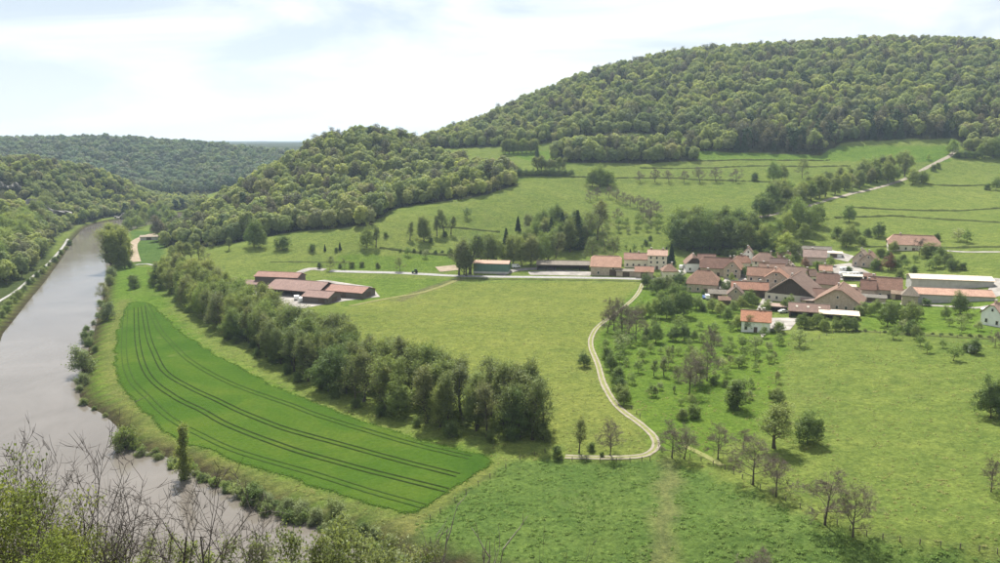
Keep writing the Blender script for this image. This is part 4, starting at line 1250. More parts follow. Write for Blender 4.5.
vehicle('blue car parked by the hipped farmhouse', 704, 298.5, 80, 'blue', 'car')
vehicle('white van parked beside the blue car', 707, 299, 85, 'white', 'van')
vehicle('long white caravan in the vehicle yard', 845, 277, 2, 'white', 'caravan')
vehicle('second white caravan behind the long one', 853, 277, 0, 'white', 'caravan')
vehicle('white caravan against the low wall of the yard', 846, 272, 2, 'white', 'caravan')
vehicle('grey car parked in the vehicle yard', 860, 275, 15, 'grey', 'car')
vehicle('grey car parked on the white gravel yard', 836, 254, 10, 'grey', 'car')
vehicle('white car parked beside the dovecote', 918, 297, 60, 'white', 'car')
vehicle('grey car parked on the lane by the edge house', 985, 311, 30, 'grey', 'car')
vehicle('white car parked outside the great farmhouse', 783, 313, 5, 'white', 'car')
vehicle('white van parked in the farm yard beside the sheds', 305, 301, -20, 'white', 'van')
vehicle('white caravan parked behind the tower barn', 242, 291, -10, 'white', 'caravan')

# ------------------------------------------------------------------ single plants
rng = random.Random(11)
KNAME = {'broad': 'leafy_tree', 'dark': 'dark_leafy_tree', 'belt': 'belt_tree', 'slim': 'slender_tree', 'budding': 'budding_tree', 'orchard': 'orchard_tree', 'bush': 'bush',
         'willow': 'willow_bush', 'poplar': 'poplar_tree', 'copper': 'copper_tree', 'bare': 'bare_tree', 'spruce': 'spruce_tree', 'column': 'ivy_tree', 'cone': 'evergreen_shrub', 'wood': 'woodland_tree', 'ash': 'ash_tree'}
def plant(kind, p, h, label, group=None, wide=1.0, var=None, cat=None, name=None):
    pr = PROTO[kind]
    tm, cm, ht = pr[rng.randrange(len(pr))] if var is None else pr[var % len(pr)]
    s = h / ht
    E = empty(name or KNAME[kind], (p[0], p[1], p[2]), rng.uniform(0, 6.28))
    E.scale = (s * wide, s * wide, s)
    tag(E, label, cat or ('bush' if kind in ('bush', 'willow') else 'tree'), group)
    obj('trunk', tm, E)
    if cm is not None: obj('crown', cm, E)
    return E
def tree(kind, px, py, hpx, label, group=None, wide=1.0, var=None, **k):
    p = on_ground(px, py)
    d = ray(px, py - hpx)
    h = CAM[2] + d[2] / d[1] * p[1] - p[2]
    if kind not in ('bare', 'spruce', 'column', 'cone'): wide *= 1.14; h *= 1.05 * (1.18 if kind == 'orchard' else 1)
    return plant(kind, p, max(h, 1.2), label, group, wide, var, **k)
ADJ = {'broad': 'rounded fresh green', 'dark': 'dense dark green', 'belt': 'tall olive leafy', 'slim': 'thin half-bare', 'budding': 'greyish budding', 'orchard': 'small blossoming', 'bush': 'low dark',
       'willow': 'pale silvery', 'poplar': 'bright green', 'copper': 'copper-leaved', 'bare': 'leafless brown', 'spruce': 'dark pointed', 'wood': 'full leafy', 'ash': 'tall grey twiggy', 'column': 'narrow'}
NOUN = {'bush': 'bush', 'willow': 'bush', 'spruce': 'spruce', 'poplar': 'poplar'}
def kinded(kind, where): return ADJ[kind] + ' ' + NOUN.get(kind, 'tree') + ' ' + where
def trees(lst, label, group, wide=1.0, where=None):
    """where: the place phrase; the look of each kind goes before it"""
    for t in lst:
        tree(t[0], t[1], t[2], t[3], kinded(t[0], where) if where else label, group, wide if len(t) < 5 else t[4])
def trees_by_house(lst, group, wide=1.0):
    for t in lst:
        p = on_ground(t[1], t[2])
        hl = min(HOUSES, key=lambda q: (q[0] - p[0]) ** 2 + (q[1] - p[1]) ** 2)[2]
        lab = (kinded(t[0], 'near ' + hl)).split()
        tree(t[0], t[1], t[2], t[3], ' '.join(lab[:16]), group, wide if len(t) < 5 else t[4])

# tree belt between crop and hay meadow
belt = catmull(gl((152, 284), (178, 299), (212, 325), (258, 353), (310, 383), (370, 409), (430, 428), (485, 438), (512, 440), (537, 440)), 5.8)
dn = np.gradient(belt, axis=0); dn /= np.linalg.norm(dn, axis=1)[:, None]
nrm = np.stack([-dn[:, 1], dn[:, 0]], 1)
for row in range(3):
    for i in range(len(belt)):
        u = i / len(belt)
        q = belt[i] + nrm[i] * (2 + row * 7.0 + rng.uniform(-2, 2)) + dn[i] * rng.uniform(-2.5, 2.5)
        kind = rng.choices(('belt', 'slim', 'broad', 'dark', 'budding'), ((8, 2, 2, 2, 2) if u < .6 else (5, 7, 0, 2, 2)))[0]
        h = rng.uniform(15.5, 20) * (.82 if u < .12 else 1) * (.93 if row == 0 else 1.04)
        plant(kind, (q[0], q[1], float(ground_z(q[0], q[1]))), h, kinded(kind, 'in the dense belt between crop and hay meadow' if u < .6 else 'in the belt end beside the rough meadow corner'), 'trees of the belt beside the green crop', rng.uniform(.95, 1.2))
    for i in range(0, len(belt), 2):
        if row: break
        q = belt[i] + nrm[i] * rng.uniform(-3, 1) + dn[i] * rng.uniform(-3, 3)
        plant('bush', (q[0], q[1], float(ground_z(q[0], q[1]))), rng.uniform(3, 5.5), 'low bush at the shaded foot of the tree belt', 'bushes along the foot of the belt', 1.2)

# hillside pasture, left of the village
tree('dark', 254, 247, 31, 'large rounded dense tree alone on the pasture below the knoll', wide=.85, var=0)
tree('dark', 261, 248, 27, 'second dense tree touching the large rounded one on the pasture', wide=.8, var=1)
tree('bush', 283, 250, 15, 'round dark bush near the large rounded pasture tree', wide=1.1)
trees([('slim', 178, 262, 20), ('slim', 185, 263, 22), ('slim', 192, 261, 19), ('slim', 199, 259, 17), ('budding', 205, 262, 15), ('slim', 172, 262, 16), ('budding', 212, 248, 14), ('slim', 229, 250, 13)],
      'thin half bare tree in the line above the tree belt', 'thin trees above the belt', 1.1, where='in the line above the tree belt')
trees([('bush', 312, 252, 9), ('spruce', 325, 251, 7), ('spruce', 340, 250, 8), ('bush', 336, 252, 5), ('bush', 386, 237, 6)], 'small shrub scattered on the pasture under the knoll', 'pasture shrubs', where='scattered on the pasture under the knoll')
trees([('dark', 367, 248, 26, .8), ('slim', 376, 247, 22)], 'tree of the pair on the pasture edge below the knoll wood', 'pair of pasture trees', where='of the pair below the knoll wood')
trees([('slim', 410, 240, 18), ('belt', 424, 242, 27), ('slim', 437, 236, 21), ('slim', 444, 235, 26), ('slim', 451, 234, 18), ('bush', 431, 243, 6), ('bush', 445, 237, 6)], 'slender tree of the open group in the mid pasture', 'slender pasture trees', where='in the open group amid the sloping pasture')
tree('orchard', 467, 218, 9, 'small lone round tree in the sloping pasture', wide=1.2)
trees([('bush', 400 + i * 7, 252 + .4 * i + rng.uniform(-.5, .5), rng.uniform(2.5, 5)) for i in range(9)] + [('orchard', 408, 256, 8), ('orchard', 425, 258, 8), ('bush', 452, 256, 9)], 'low bush in the field hedge above the valley road', 'bushes of the field hedge', where='in the field hedge above the valley road')
trees([('budding', 330, 270, 14), ('bush', 352, 268, 7), ('budding', 344, 268, 10), ('bush', 362, 267, 6), ('budding', 400, 271, 14), ('bush', 378, 268, 6), ('bush', 340, 268, 5), ('bush', 320, 268, 7)], 'budding shrub beside the valley road near the big farm', 'roadside shrubs', where='beside the valley road near the big farm')
# grove behind the green barn
trees([('slim', 459, 275, 34, 1.2), ('belt', 464, 275, 38, .9), ('slim', 470, 274, 40, 1.2), ('slim', 466, 276, 28, 1.2)], 'tall tree in the clump at the green barn end', 'clump beside the green barn', where='in the clump at the green barn end')
trees([('belt', 481, 262, 28), ('belt', 488, 263, 31), ('dark', 497, 263, 30, .8), ('belt', 513, 264, 30), ('belt', 522, 266, 32), ('belt', 531, 266, 32), ('broad', 541, 264, 33), ('belt', 548, 260, 30), ('budding', 556, 258, 26),
       ('broad', 540, 232, 24), ('broad', 553, 230, 28), ('budding', 530, 233, 20), ('belt', 566, 236, 26), ('budding', 588, 245, 34), ('slim', 526, 232, 18), ('budding', 582, 250, 26), ('slim', 597, 240, 40), ('budding', 593, 262, 26), ('budding', 612, 262, 26)], 'leafy tree in the grove behind the green barn', 'grove behind the green barn', where='in the grove behind the green barn')
trees([('spruce', 506, 258, 30), ('spruce', 518, 231, 15), ('spruce', 551, 246, 29), ('spruce', 562, 248, 36), ('spruce', 577, 250, 40)], 'dark spruce rising from the grove behind the green barn', 'spruces of the grove')
trees([('broad', 557, 250, 28), ('belt', 570, 252, 34), ('dark', 584, 248, 30), ('belt', 545, 243, 26), ('broad', 535, 244, 24), ('dark', 527, 248, 22), ('broad', 590, 236, 26), ('budding', 602, 232, 24), ('belt', 575, 238, 30), ('broad', 515, 252, 20), ('belt', 561, 228, 22), ('budding', 605, 250, 22)], None, 'grove behind the green barn', 1.1, where='in the grove behind the green barn')
# upper slopes
trees([('dark', 592, 187, 21, .9), ('dark', 600, 187, 24, .9), ('bush', 607, 186, 16, 1.2), ('dark', 603, 185, 20, .8)], 'dense tree of the lone round clump in the upper pasture', 'round clump in the upper pasture')
trees([('bare', x_, 182, h_) for x_, h_ in ((640, 12), (655, 15), (669, 13), (684, 13), (700, 16), (716, 16), (736, 15))], 'bare brown tree in the neat row across the upper pasture', 'row of bare trees in the upper pasture', 1.45)
trees([('dark', 519 + 6.5 * i, 176, rng.uniform(7, 10)) for i in range(9)], 'low dense tree of the dark hedge in the upper pasture', 'dark hedge in the upper pasture', 1.4)
trees([('slim', 538 + 4 * i, 173, rng.uniform(13, 18)) for i in range(7)], 'slim tree rising above the dark upper hedge', 'slim trees over the upper hedge', 1.3)
tree('spruce', 537, 161, 15, 'lone spruce standing above the dark upper hedge')
trees([('belt', 505 + 4.3 * i, 154 - .2 * i, rng.uniform(13, 16)) for i in range(8)], 'tree of the short straight row under the hill wood', 'short row under the hill wood', 1.1)
trees([('bare', x_, y_, h_) for x_, y_, h_ in ((590, 201, 12), (597, 199, 13), (609, 198, 13), (616, 202, 14), (623, 204, 13), (630, 207, 14), (637, 208, 14), (644, 210, 14), (651, 213, 16), (657, 215, 15), (617, 221, 14), (650, 222, 16), (643, 219, 13))], 'bare reddish tree in the curved line above the grove', 'curved line of bare trees', 1.3)
trees([('orchard', 608 + (i % 6) * 10 + rng.uniform(-2, 2), 221 + (i // 6) * 6 + rng.uniform(-1.5, 1.5), rng.uniform(5, 8)) for i in range(18)], 'tiny fruit tree in the hillside orchard', 'hillside orchard trees', 1.2)
trees([('orchard', 610 + i * 8, 249 + rng.uniform(-2, 2), rng.uniform(4, 7)) for i in range(6)] + [('bush', 646, 245, 6), ('bush', 650, 240, 5), ('spruce', 630, 262, 13), ('spruce', 671, 264, 20), ('spruce', 666, 262, 15)], 'small garden tree behind the red roofed houses', 'gardens behind the road houses', where='behind the red roofed houses on the road')
# dark grove above the village
for i in range(30):
    px_ = 678 + (i % 15) * 7.6 + rng.uniform(-2, 2); py_ = (251 if i < 15 else 243) + rng.uniform(-2, 2)
    top = 206 + max(0, px_ - 735) * .42 + rng.uniform(-4, 4)
    _k = ('dark', 'belt', 'dark', 'broad')[i % 4]
    tree(_k, px_, py_, max(14, py_ - top - (0 if i > 14 else 9)), kinded(_k, 'in the dark grove above the village'), 'dark grove above the village', 1.0)
# lane hedge trees
for i in range(34):
    u = i / 33; px_ = 770 + u * 136 + rng.uniform(-3, 3); py_ = 211 - u * 34 + rng.uniform(-3, 1) - (6 if i % 2 else 0)
    _k = rng.choice(('belt', 'broad', 'budding', 'slim', 'belt'))
    tree(_k, px_, py_, rng.uniform(17, 26) * (1 - .12 * u), kinded(_k, 'in the hedge beside the climbing lane'), 'hedge trees beside the climbing lane', 1.15)
trees([('dark', 760, 218, 26, .9), ('dark', 768, 217, 20), ('dark', 790, 224, 28, .9), ('broad', 799, 230, 34, .9), ('dark', 808, 234, 30, .9), ('broad', 786, 236, 26), ('dark', 815, 226, 26), ('broad', 778, 240, 22), ('dark', 803, 242, 20)], 'dense round tree at the foot of the climbing lane', 'round trees at the lane foot', where='at the foot of the climbing lane')
trees([('broad', 774, 182, 22), ('broad', 782, 181, 18), ('budding', 802, 178, 20), ('bush', 755, 181, 9)], 'leafy tree in the upper pasture above the lane hedge', 'trees above the lane hedge')
tree('broad', 849, 222, 18, 'lone round tree in the pasture below the climbing lane', wide=1.05)
trees([('broad', 913, 184, 17, 1.1), ('bush', 921, 183, 13, 1.2), ('bush', 933, 171, 7), ('bush', 938, 168, 6)], 'bush on the open side of the climbing lane', 'bushes beside the climbing lane')
trees([('broad', 952, 155, 16), ('bush', 966, 158, 8, 1.6), ('bush', 974, 158, 7, 1.6), ('bush', 960, 158, 7, 1.6), ('broad', 985, 158, 20), ('dark', 993, 158, 22), ('dark', 1001, 158, 24), ('belt', 979, 159, 16)], 'leafy tree by the top gate of the climbing lane', 'trees at the lane top', where='by the top end of the climbing lane')
trees([('bush', 987, 190, 7), ('broad', 996, 190, 14), ('orchard', 928, 160, 6)], 'small dark bush on the upper right pasture', 'bushes on the steep pasture')
trees([('bush', 838, 238, 13), ('broad', 850, 240, 17), ('bush', 857, 237, 10), ('bush', 866, 236, 9), ('dark', 878, 237, 16), ('bush', 935, 241, 9), ('orchard', 958, 241, 11), ('orchard', 967, 243, 13), ('dark', 846, 247, 20), ('bush', 862, 245, 10)], 'small tree on the meadow edge above the village', 'small trees above the village', 1.1, where='on the meadow edge above the village')
# village gardens
vg = [('dark', 876, 270, 15), ('copper', 888, 271, 19, 1.2), ('dark', 896, 270, 14), ('bush', 880, 257, 10), ('broad', 893, 252, 12), ('bush', 903, 262, 8), ('bare', 919, 256, 20), ('dark', 931, 258, 16), ('dark', 940, 262, 18), ('dark', 948, 266, 16), ('broad', 936, 268, 14), ('bush', 952, 270, 12), ('bush', 962, 270, 8), ('orchard', 905, 268, 9), ('orchard', 915, 262, 8), ('orchard', 929, 270, 9), ('bush', 899, 278, 9), ('bush', 913, 273, 9), ('bush', 889, 258, 8), ('broad', 926, 258, 16),
      ('broad', 752, 244, 22), ('broad', 762, 250, 20), ('dark', 773, 252, 22), ('broad', 785, 256, 24), ('dark', 793, 259, 20), ('broad', 781, 262, 16), ('bush', 789, 266, 12), ('bush', 768, 258, 10), ('copper', 805, 268, 12), ('bush', 818, 270, 10), ('bush', 827, 272, 10), ('broad', 831, 266, 10), ('bush', 800, 274, 9), ('bush', 790, 272, 9), ('bush', 812, 276, 8), ('dark', 741, 262, 14), ('bush', 733, 257, 9), ('dark', 756, 263, 13), ('bush', 727, 256, 7), ('bush', 719, 255, 7), ('bush', 711, 256, 7), ('bush', 704, 256, 7), ('bush', 771, 281, 8), ('dark', 745, 277, 12),
      ('dark', 647, 288, 17), ('dark', 657, 294, 24), ('broad', 668, 292, 17), ('dark', 679, 288, 19), ('dark', 687, 290, 12), ('broad', 674, 300, 18), ('dark', 728, 293, 16), ('dark', 721, 289, 11), ('broad', 734, 290, 12), ('dark', 748, 306, 18), ('broad', 741, 310, 14), ('bush', 755, 304, 9), ('dark', 766, 312, 13), ('dark', 788, 311, 17), ('dark', 801, 328, 16), ('dark', 817, 328, 17), ('dark', 809, 329, 12), ('dark', 836, 331, 15), ('dark', 846, 331, 16), ('dark', 853, 331, 14), ('broad', 738, 330, 16), ('dark', 748, 331, 17), ('broad', 728, 322, 16), ('broad', 720, 316, 15), ('broad', 712, 312, 14), ('bush', 703, 311, 9), ('broad', 733, 313, 13),
      ('bush', 778, 333, 12), ('dark', 824, 331, 14), ('broad', 868, 296, 10), ('dark', 957, 308, 13), ('bush', 860, 315, 10), ('dark', 865, 313, 12), ('broad', 877, 312, 13), ('bush', 888, 310, 9), ('bush', 897, 309, 8), ('bush', 926, 306, 8)]
for i in range(34):
    vg.append((rng.choice(('broad', 'dark', 'bush', 'orchard')), 690 + 215 * rng.random(), 262 + 50 * rng.random(), rng.uniform(6, 11)))
def clear_of_houses(t):
    p = on_ground(t[1], t[2])
    return min((q[0] - p[0]) ** 2 + (q[1] - p[1]) ** 2 for q in HOUSES) > 75
vg = vg[:-34] + [t for t in vg[-34:] if clear_of_houses(t)]
trees_by_house(vg, 'village garden trees', 1.1)
# orchard below the village
oi_ = [('bare', 607, 333, 30), ('bare', 622, 333, 37), ('bare', 636, 341, 37), ('bare', 614, 330, 34), ('bare', 629, 334, 30), ('bare', 712, 356, 30), ('bare', 707, 381, 39), ('bare', 689, 395, 45), ('bare', 700, 384, 30), ('budding', 695, 386, 32)]
trees(oi_, 'tall leafless tree standing in the lower orchard', 'leafless trees of the orchard', 1.1)
og = [('dark', 667, 319, 24), ('dark', 683, 317, 32, .95), ('broad', 655, 318, 20), ('broad', 656, 343, 21), ('dark', 673, 341, 16), ('dark', 684, 341, 20), ('broad', 694, 341, 12), ('bush', 647, 338, 11), ('broad', 649, 316, 16), ('broad', 661, 308, 18), ('broad', 672, 312, 18), ('broad', 642, 318, 14),
      ('budding', 668, 368, 22), ('slim', 664, 376, 19), ('budding', 678, 381, 15), ('budding', 690, 411, 17), ('bush', 682, 420, 12), ('bush', 694, 418, 14), ('slim', 654, 376, 17), ('bush', 714, 385, 9), ('bush', 725, 387, 8)]
trees(og, 'leafy tree growing among the orchard below the village', 'leafy orchard trees', where='among the orchard below the village')
os_ = [(606, 348, 10), (621, 352, 15), (630, 347, 11), (638, 373, 13), (643, 361, 12), (632, 384, 11), (626, 366, 8), (743, 348, 12), (743, 358, 10), (742, 366, 9), (755, 350, 12), (755, 360, 11), (755, 371, 9), (769, 351, 10), (769, 363, 10), (739, 367, 11), (725, 355, 9), (723, 368, 11),
       (751, 388, 10), (750, 399, 9), (718, 345, 9), (730, 343, 8), (700, 330, 9), (715, 332, 9), (690, 355, 9), (678, 355, 8), (651, 353, 8), (764, 338, 11), (779, 345, 10), (733, 352, 9), (660, 390, 8), (645, 345, 9)]
trees([('orchard',) + t for t in os_], 'small fruit tree in the orchard rows below the village', 'small orchard fruit trees', 1.15)
_ox = []
for i in range(46):
    u = rng.random(); py_ = 305 + 105 * rng.random(); x0 = 612 + max(0, 345 - py_) * .4 + max(0, py_ - 380) * .6
    px_ = x0 + (778 - x0) * rng.random()
    if 735 < px_ and py_ < 336: continue
    _ox.append((rng.choice(('orchard', 'orchard', 'budding', 'slim', 'orchard')), px_, py_, rng.uniform(6, 13)))
trees(_ox, None, 'scattered orchard growth', 1.1, where='scattered in the orchard grass below the village')
trees([('dark', 611, 371, 20), ('bush', 616, 382, 17), ('bush', 619, 391, 15), ('dark', 624, 405, 21), ('bush', 608, 360, 14), ('bush', 621, 398, 14)], 'thick bush lining the orchard side of the farm track', 'bushes along the farm track')
tree('dark', 584, 367, 18, 'lone dark round tree in the hay meadow beside the track', wide=1.05)
tree('cone', 734, 409, 27, 'dense dark pointed evergreen in the orchard grass', wide=1.5)
tree('slim', 774, 448, 46, 'tall dark narrow tree beside the broad tree in the meadow', wide=1.5, var=0)
tree('dark', 807, 444, 34, 'broad dark spreading tree alone in the meadow', wide=1.15, var=2)
tree('dark', 778, 403, 15, 'low spreading dark tree at the orchard edge', wide=1.3)
trees([('bush', 776, 417, 14), ('bush', 784, 422, 10), ('bush', 772, 398, 9)], 'low bush at the meadow edge of the orchard', 'meadow edge bushes')
# bare trees along the lower fence
FENCE_TREES = ('leafless tree standing alone beside the worn field path', 'taller leafless tree of two at the bend of the track', 'smaller leafless tree of two at the bend of the track', 'short leafless tree set back behind the fence line',
               'tallest leafless tree of the middle pair on the lower fence', 'shorter leafless tree of the middle pair on the lower fence', 'upright leafless tree of the end pair on the lower fence', 'spreading leafless tree of the end pair on the lower fence')
for n_, (px_, py_, h_) in enumerate(((718, 459, 37), (672, 458, 38), (684, 459, 34), (744, 449, 22), (753, 485, 51), (776, 497, 44), (825, 525, 57), (853, 537, 54))):
    tree('bare', px_, py_, h_, FENCE_TREES[n_], 'leafless trees along the lower fence', 1.28, n_)
tree('bare', 754, 592, 48, 'leafless tree whose twigs rise from the bottom of the lower meadow', wide=1.2)
tree('bare', 610, 456, 40, 'bare round tree beside the bend of the farm track', wide=1.15, var=3)
tree('slim', 579, 453, 36, 'thin nearly bare sapling in the hay meadow corner', wide=.8)
trees([('bush', 558, 459, 14, .9), ('bush', 591, 451, 9), ('bush', 602, 457, 5)], 'small dark bush at the end of the farm track', 'bushes at the track end')
# right-hand meadow
trees([('dark', 991, 418, 44, .85), ('dark', 999, 416, 40, .9)], 'dark tree clump standing in the grazed meadow', 'dark clump in the grazed meadow')
tree('bare', 991, 492, 36, 'small bare tree on the grazed meadow edge')
rm_ = [('dark', 887, 327, 27), ('broad', 871, 316, 14), ('broad', 897, 318, 16), ('dark', 908, 327, 27), ('broad', 919, 318, 13), ('dark', 910, 335, 16), ('dark', 916, 339, 15), ('dark', 960, 314, 24), ('broad', 945, 319, 14), ('dark', 974, 354, 17), ('bush', 967, 352, 10)]
trees(rm_, 'round tree in the paddock below the long barn', 'paddock trees', where='in the paddock below the long barn')
trees([('orchard',) + t for t in ((893, 339, 13), (920, 346, 12), (927, 353, 12), (943, 348, 8), (953, 361, 15), (949, 326, 9), (961, 328, 12), (961, 333, 8), (978, 331, 11), (902, 330, 10), (799, 347, 15), (968, 322, 8))] + [('bare', 995, 347, 18)], 'young fruit tree in the paddock meadow', 'young paddock trees', 1.1, where='in the paddock meadow near its fence')
trees([('bush', 856 + i * 9.5, 331.5 + i * .45 + rng.uniform(-.6, .6), rng.uniform(2.2, 4)) for i in range(16)], 'low scrub along the paddock fence', 'scrub along the paddock fence', 1.5)
# river banks
trees([('poplar', x_, y_, h_, 1.15) for x_, y_, h_ in ((113, 270, 41), (118, 266, 40), (123, 263, 37), (128, 262, 26), (112, 255, 32), (117, 252, 30), (125, 268, 24))], 'bright green poplar of the clump at the river edge', 'poplar clump by the river')
tree('willow', 85, 373, 29, 'rounded pale willow leaning over the river', wide=1.0)
trees([('willow', 106, 320, 20), ('budding', 104, 301, 19), ('bush', 86, 330, 5), ('bush', 87, 342, 12), ('willow', 90, 345, 9), ('bush', 135, 288, 14), ('willow', 82, 386, 14), ('bush', 95, 352, 7), ('willow', 110, 285, 11), ('willow', 112, 277, 12), ('bush', 131, 268, 8)], 'pale bush on the grassy river bank beside the crop', 'bank bushes beside the crop', where='on the grassy river bank beside the crop')
tree('column', 185, 479, 54, 'narrow ivy covered tree standing at the river edge', wide=.95)
_bl = catmull([np.array(p, float) for p in ((122, 447), (156, 457), (181, 468), (204, 480), (248, 503), (276, 515), (325, 532), (372, 552), (410, 570))], 6.0)
trees([(('willow', 'bush', 'willow', 'orchard')[i % 4], q[0] + rng.uniform(-2, 2), q[1] - 1 + rng.uniform(-2, 2), rng.uniform(4, 9) + (5 if q[0] > 235 else 0) * rng.random()) for i, q in enumerate(_bl)], None, 'low growth along the lower bend', 1.2, where='rooted along the water edge below the crop')
_bl = catmull([np.array(p, float) for p in ((104, 296), (97, 318), (92, 335), (86, 355), (80, 380), (84, 404), (104, 416))], 9.0)
trees([(('willow', 'bush', 'bush')[i % 3], q[0] + rng.uniform(-1, 2), q[1] + rng.uniform(-2, 2), rng.uniform(3, 8)) for i, q in enumerate(_bl)], None, 'low growth along the river reach', 1.2, where='rooted along the straight river reach')
tree('bush', 127, 449, 23, 'large dark bush over the water where the river turns', wide=1.0)
trees([('bush', 139, 456, 9), ('willow', 158, 459, 7), ('bush', 172, 468, 6), ('willow', 207, 481, 7), ('bush', 214, 485, 7), ('bush', 227, 490, 10), ('willow', 240, 497, 10), ('bush', 256, 503, 20), ('willow', 268, 505, 14), ('willow', 287, 512, 15), ('willow', 303, 516, 16), ('willow', 317, 521, 15), ('willow', 337, 516, 18), ('bush', 336, 530, 12), ('willow', 347, 530, 18), ('bush', 362, 534, 13), ('willow', 375, 540, 14), ('bush', 250, 500, 10), ('bush', 278, 510, 10), ('bush', 120, 441, 9), ('willow', 390, 548, 14)], 'bush overhanging the water on the lower bend bank', 'bushes of the lower bend', 1.1, where='overhanging the water on the lower bend')
for i in range(20):
    u = i / 19
    _k = ('willow', 'bush')[i % 2]
    tree(_k, -6 + 76 * u + rng.uniform(-1, 1), 330 - 84 * u ** .85 + rng.uniform(-1, 1), rng.uniform(5, 10) * (1.1 - .5 * u), kinded(_k, 'between the towpath and the water'), 'bushes beside the towpath', 1.15)
for i in range(46):
    u = rng.random(); v = rng.random()
    px_ = -16 + 66 * u; base = 284 - 62 * u
    _k = rng.choice(('broad', 'belt', 'dark', 'budding'))
    tree(_k, px_, base - 24 * v * (1 - .5 * u) - 2, rng.uniform(24, 36) * (1 - .45 * u), kinded(_k, 'on the wooded bank above the towpath'), 'trees above the towpath', 1.15)
# woods round the river bend
for i in range(34):
    px_ = 128 + rng.random() * 75; py_ = 219 + rng.random() * 16 - (px_ - 128) * .05
    _k = rng.choice(('slim', 'broad', 'budding', 'belt', 'dark'))
    tree(_k, px_, py_, rng.uniform(9, 15), kinded(_k, 'in the loose wood beyond the poplar clump'), 'loose wood at the river bend', 1.2)

# ------------------------------------------------------------------ woods
def fill(poly, step, seed, jit=.42):
    poly = np.array(poly); lo, hi = poly.min(0), poly.max(0)
    rs = np.random.RandomState(seed)
    gx, gy = np.meshgrid(np.arange(lo[0], hi[0], step), np.arange(lo[1], hi[1], step * .88))
    gx = gx + (np.arange(gx.shape[0]) % 2)[:, None] * step * .5
    q = np.stack([gx.ravel(), gy.ravel()], 1) + rs.uniform(-jit, jit, (gx.size, 2)) * step
    q = q[inside(poly, q[:, 0], q[:, 1])]
    return np.column_stack([q, ground_z(q[:, 0], q[:, 1]) - .2]), rs
def wood(name, poly, step, size, seed, label, coll=FOREST, nvar=8, edge=0, edge_label=None, edge_group=None, grey=.22, front=None):
    P, rs = fill(poly, step, seed)
    for c, wdt, hg, sd, _l in CRAGS:            # bare rock and the scree below it carry no trees
        ang = math.atan2(-c[0], c[1])
        u = (P[:, 0] - c[0]) * math.cos(ang) + (P[:, 1] - c[1]) * math.sin(ang); v = -(P[:, 0] - c[0]) * math.sin(ang) + (P[:, 1] - c[1]) * math.cos(ang)
        P = P[~((abs(u) < wdt * .52) & (v > -34) & (v < 9))]
    d = dist_line(np.array(poly), P[:, 0], P[:, 1], True)
    # the camera-side rim trees are single things
    if edge:
        # rim: trees with open ground between them and the camera
        vd = -P[:, :2] / np.linalg.norm(P[:, :2], axis=1)[:, None]
        q = P[:, :2] + vd * step * 1.15
        rim = ~inside(np.array(poly), q[:, 0], q[:, 1])
        px_, _py = project(P)
        rim &= (px_ > -30) & (px_ < 1030)
        for p, pc in list(zip(P[rim], px_[rim]))[:edge]:
            tall = front is not None and front[0] < pc < front[1]
            kd = ('ash' if rs.rand() < .6 else 'spruce' if rs.rand() < .5 else 'wood') if tall else ('wood' if rs.rand() > grey else 'slim')
            plant(kd, p, size * 17 * rs.uniform(.72, 1.12) * (1.3 if tall else 1), kinded(kd, edge_label), edge_group, rs.uniform(.95, 1.25))
        P = P[~rim]
    n = len(P)
    g_ = waves(P[:, 0], P[:, 1], 90) + rs.normal(size=n) * .5
    if nvar == 8: var = np.where(g_ > 1.25 - grey * 3, rs.randint(7, 9, n), rs.randint(0, 6, n)); var = np.where(rs.rand(n) < .035, 6, var)
    else: var = rs.randint(0, nvar, n)
    sz = size * (.60 + .78 * rs.rand(n) ** 1.4)
    if front is not None:
        pc, _q = project(P)
        nearb = (pc > front[0]) & (pc < front[1]) & (d[~rim] < 34 + 12 * rs.rand(n))
        var = np.where(nearb & (rs.rand(n) < .7), rs.randint(6, 9, n), var); sz = np.where(nearb, sz * 1.22, sz)
    if nvar == 8: sz *= np.where(var >= 6, 1.0, 1)
    o = scatter(name, P, var, sz, coll, seed)
    return tag(o, label, 'woodland', kind='stuff')
wood('hill_wood', W_HILL, 7.9, .80, 201, 'dense spring woodland covering the high rounded hill', edge=170, edge_label='at the open foot of the high wooded hill', edge_group='edge trees of the hill wood', front=(735, 948))
wood('clump_wood', W_CLUMP, 7.0, .92, 202, 'compact wood standing in the pasture below the hill', edge=60, edge_label='edging the compact wood in the high pasture', edge_group='edge trees of the compact wood')
wood('knoll_wood', W_KNOLL, 7.6, .84, 203, 'spring woodland covering the steep rounded knoll', edge=110, edge_label='at the pasture edge of the wooded knoll', edge_group='edge trees of the knoll wood')
wood('bank_wood', W_LEFT, 6.4, .62, 204, 'woodland on the steep hillside across the river', grey=.12)
wood('plateau_wood', W_FAR, 11.0, .95, 205, 'dark woodland on the distant flat topped plateau', FARWOOD, 4)

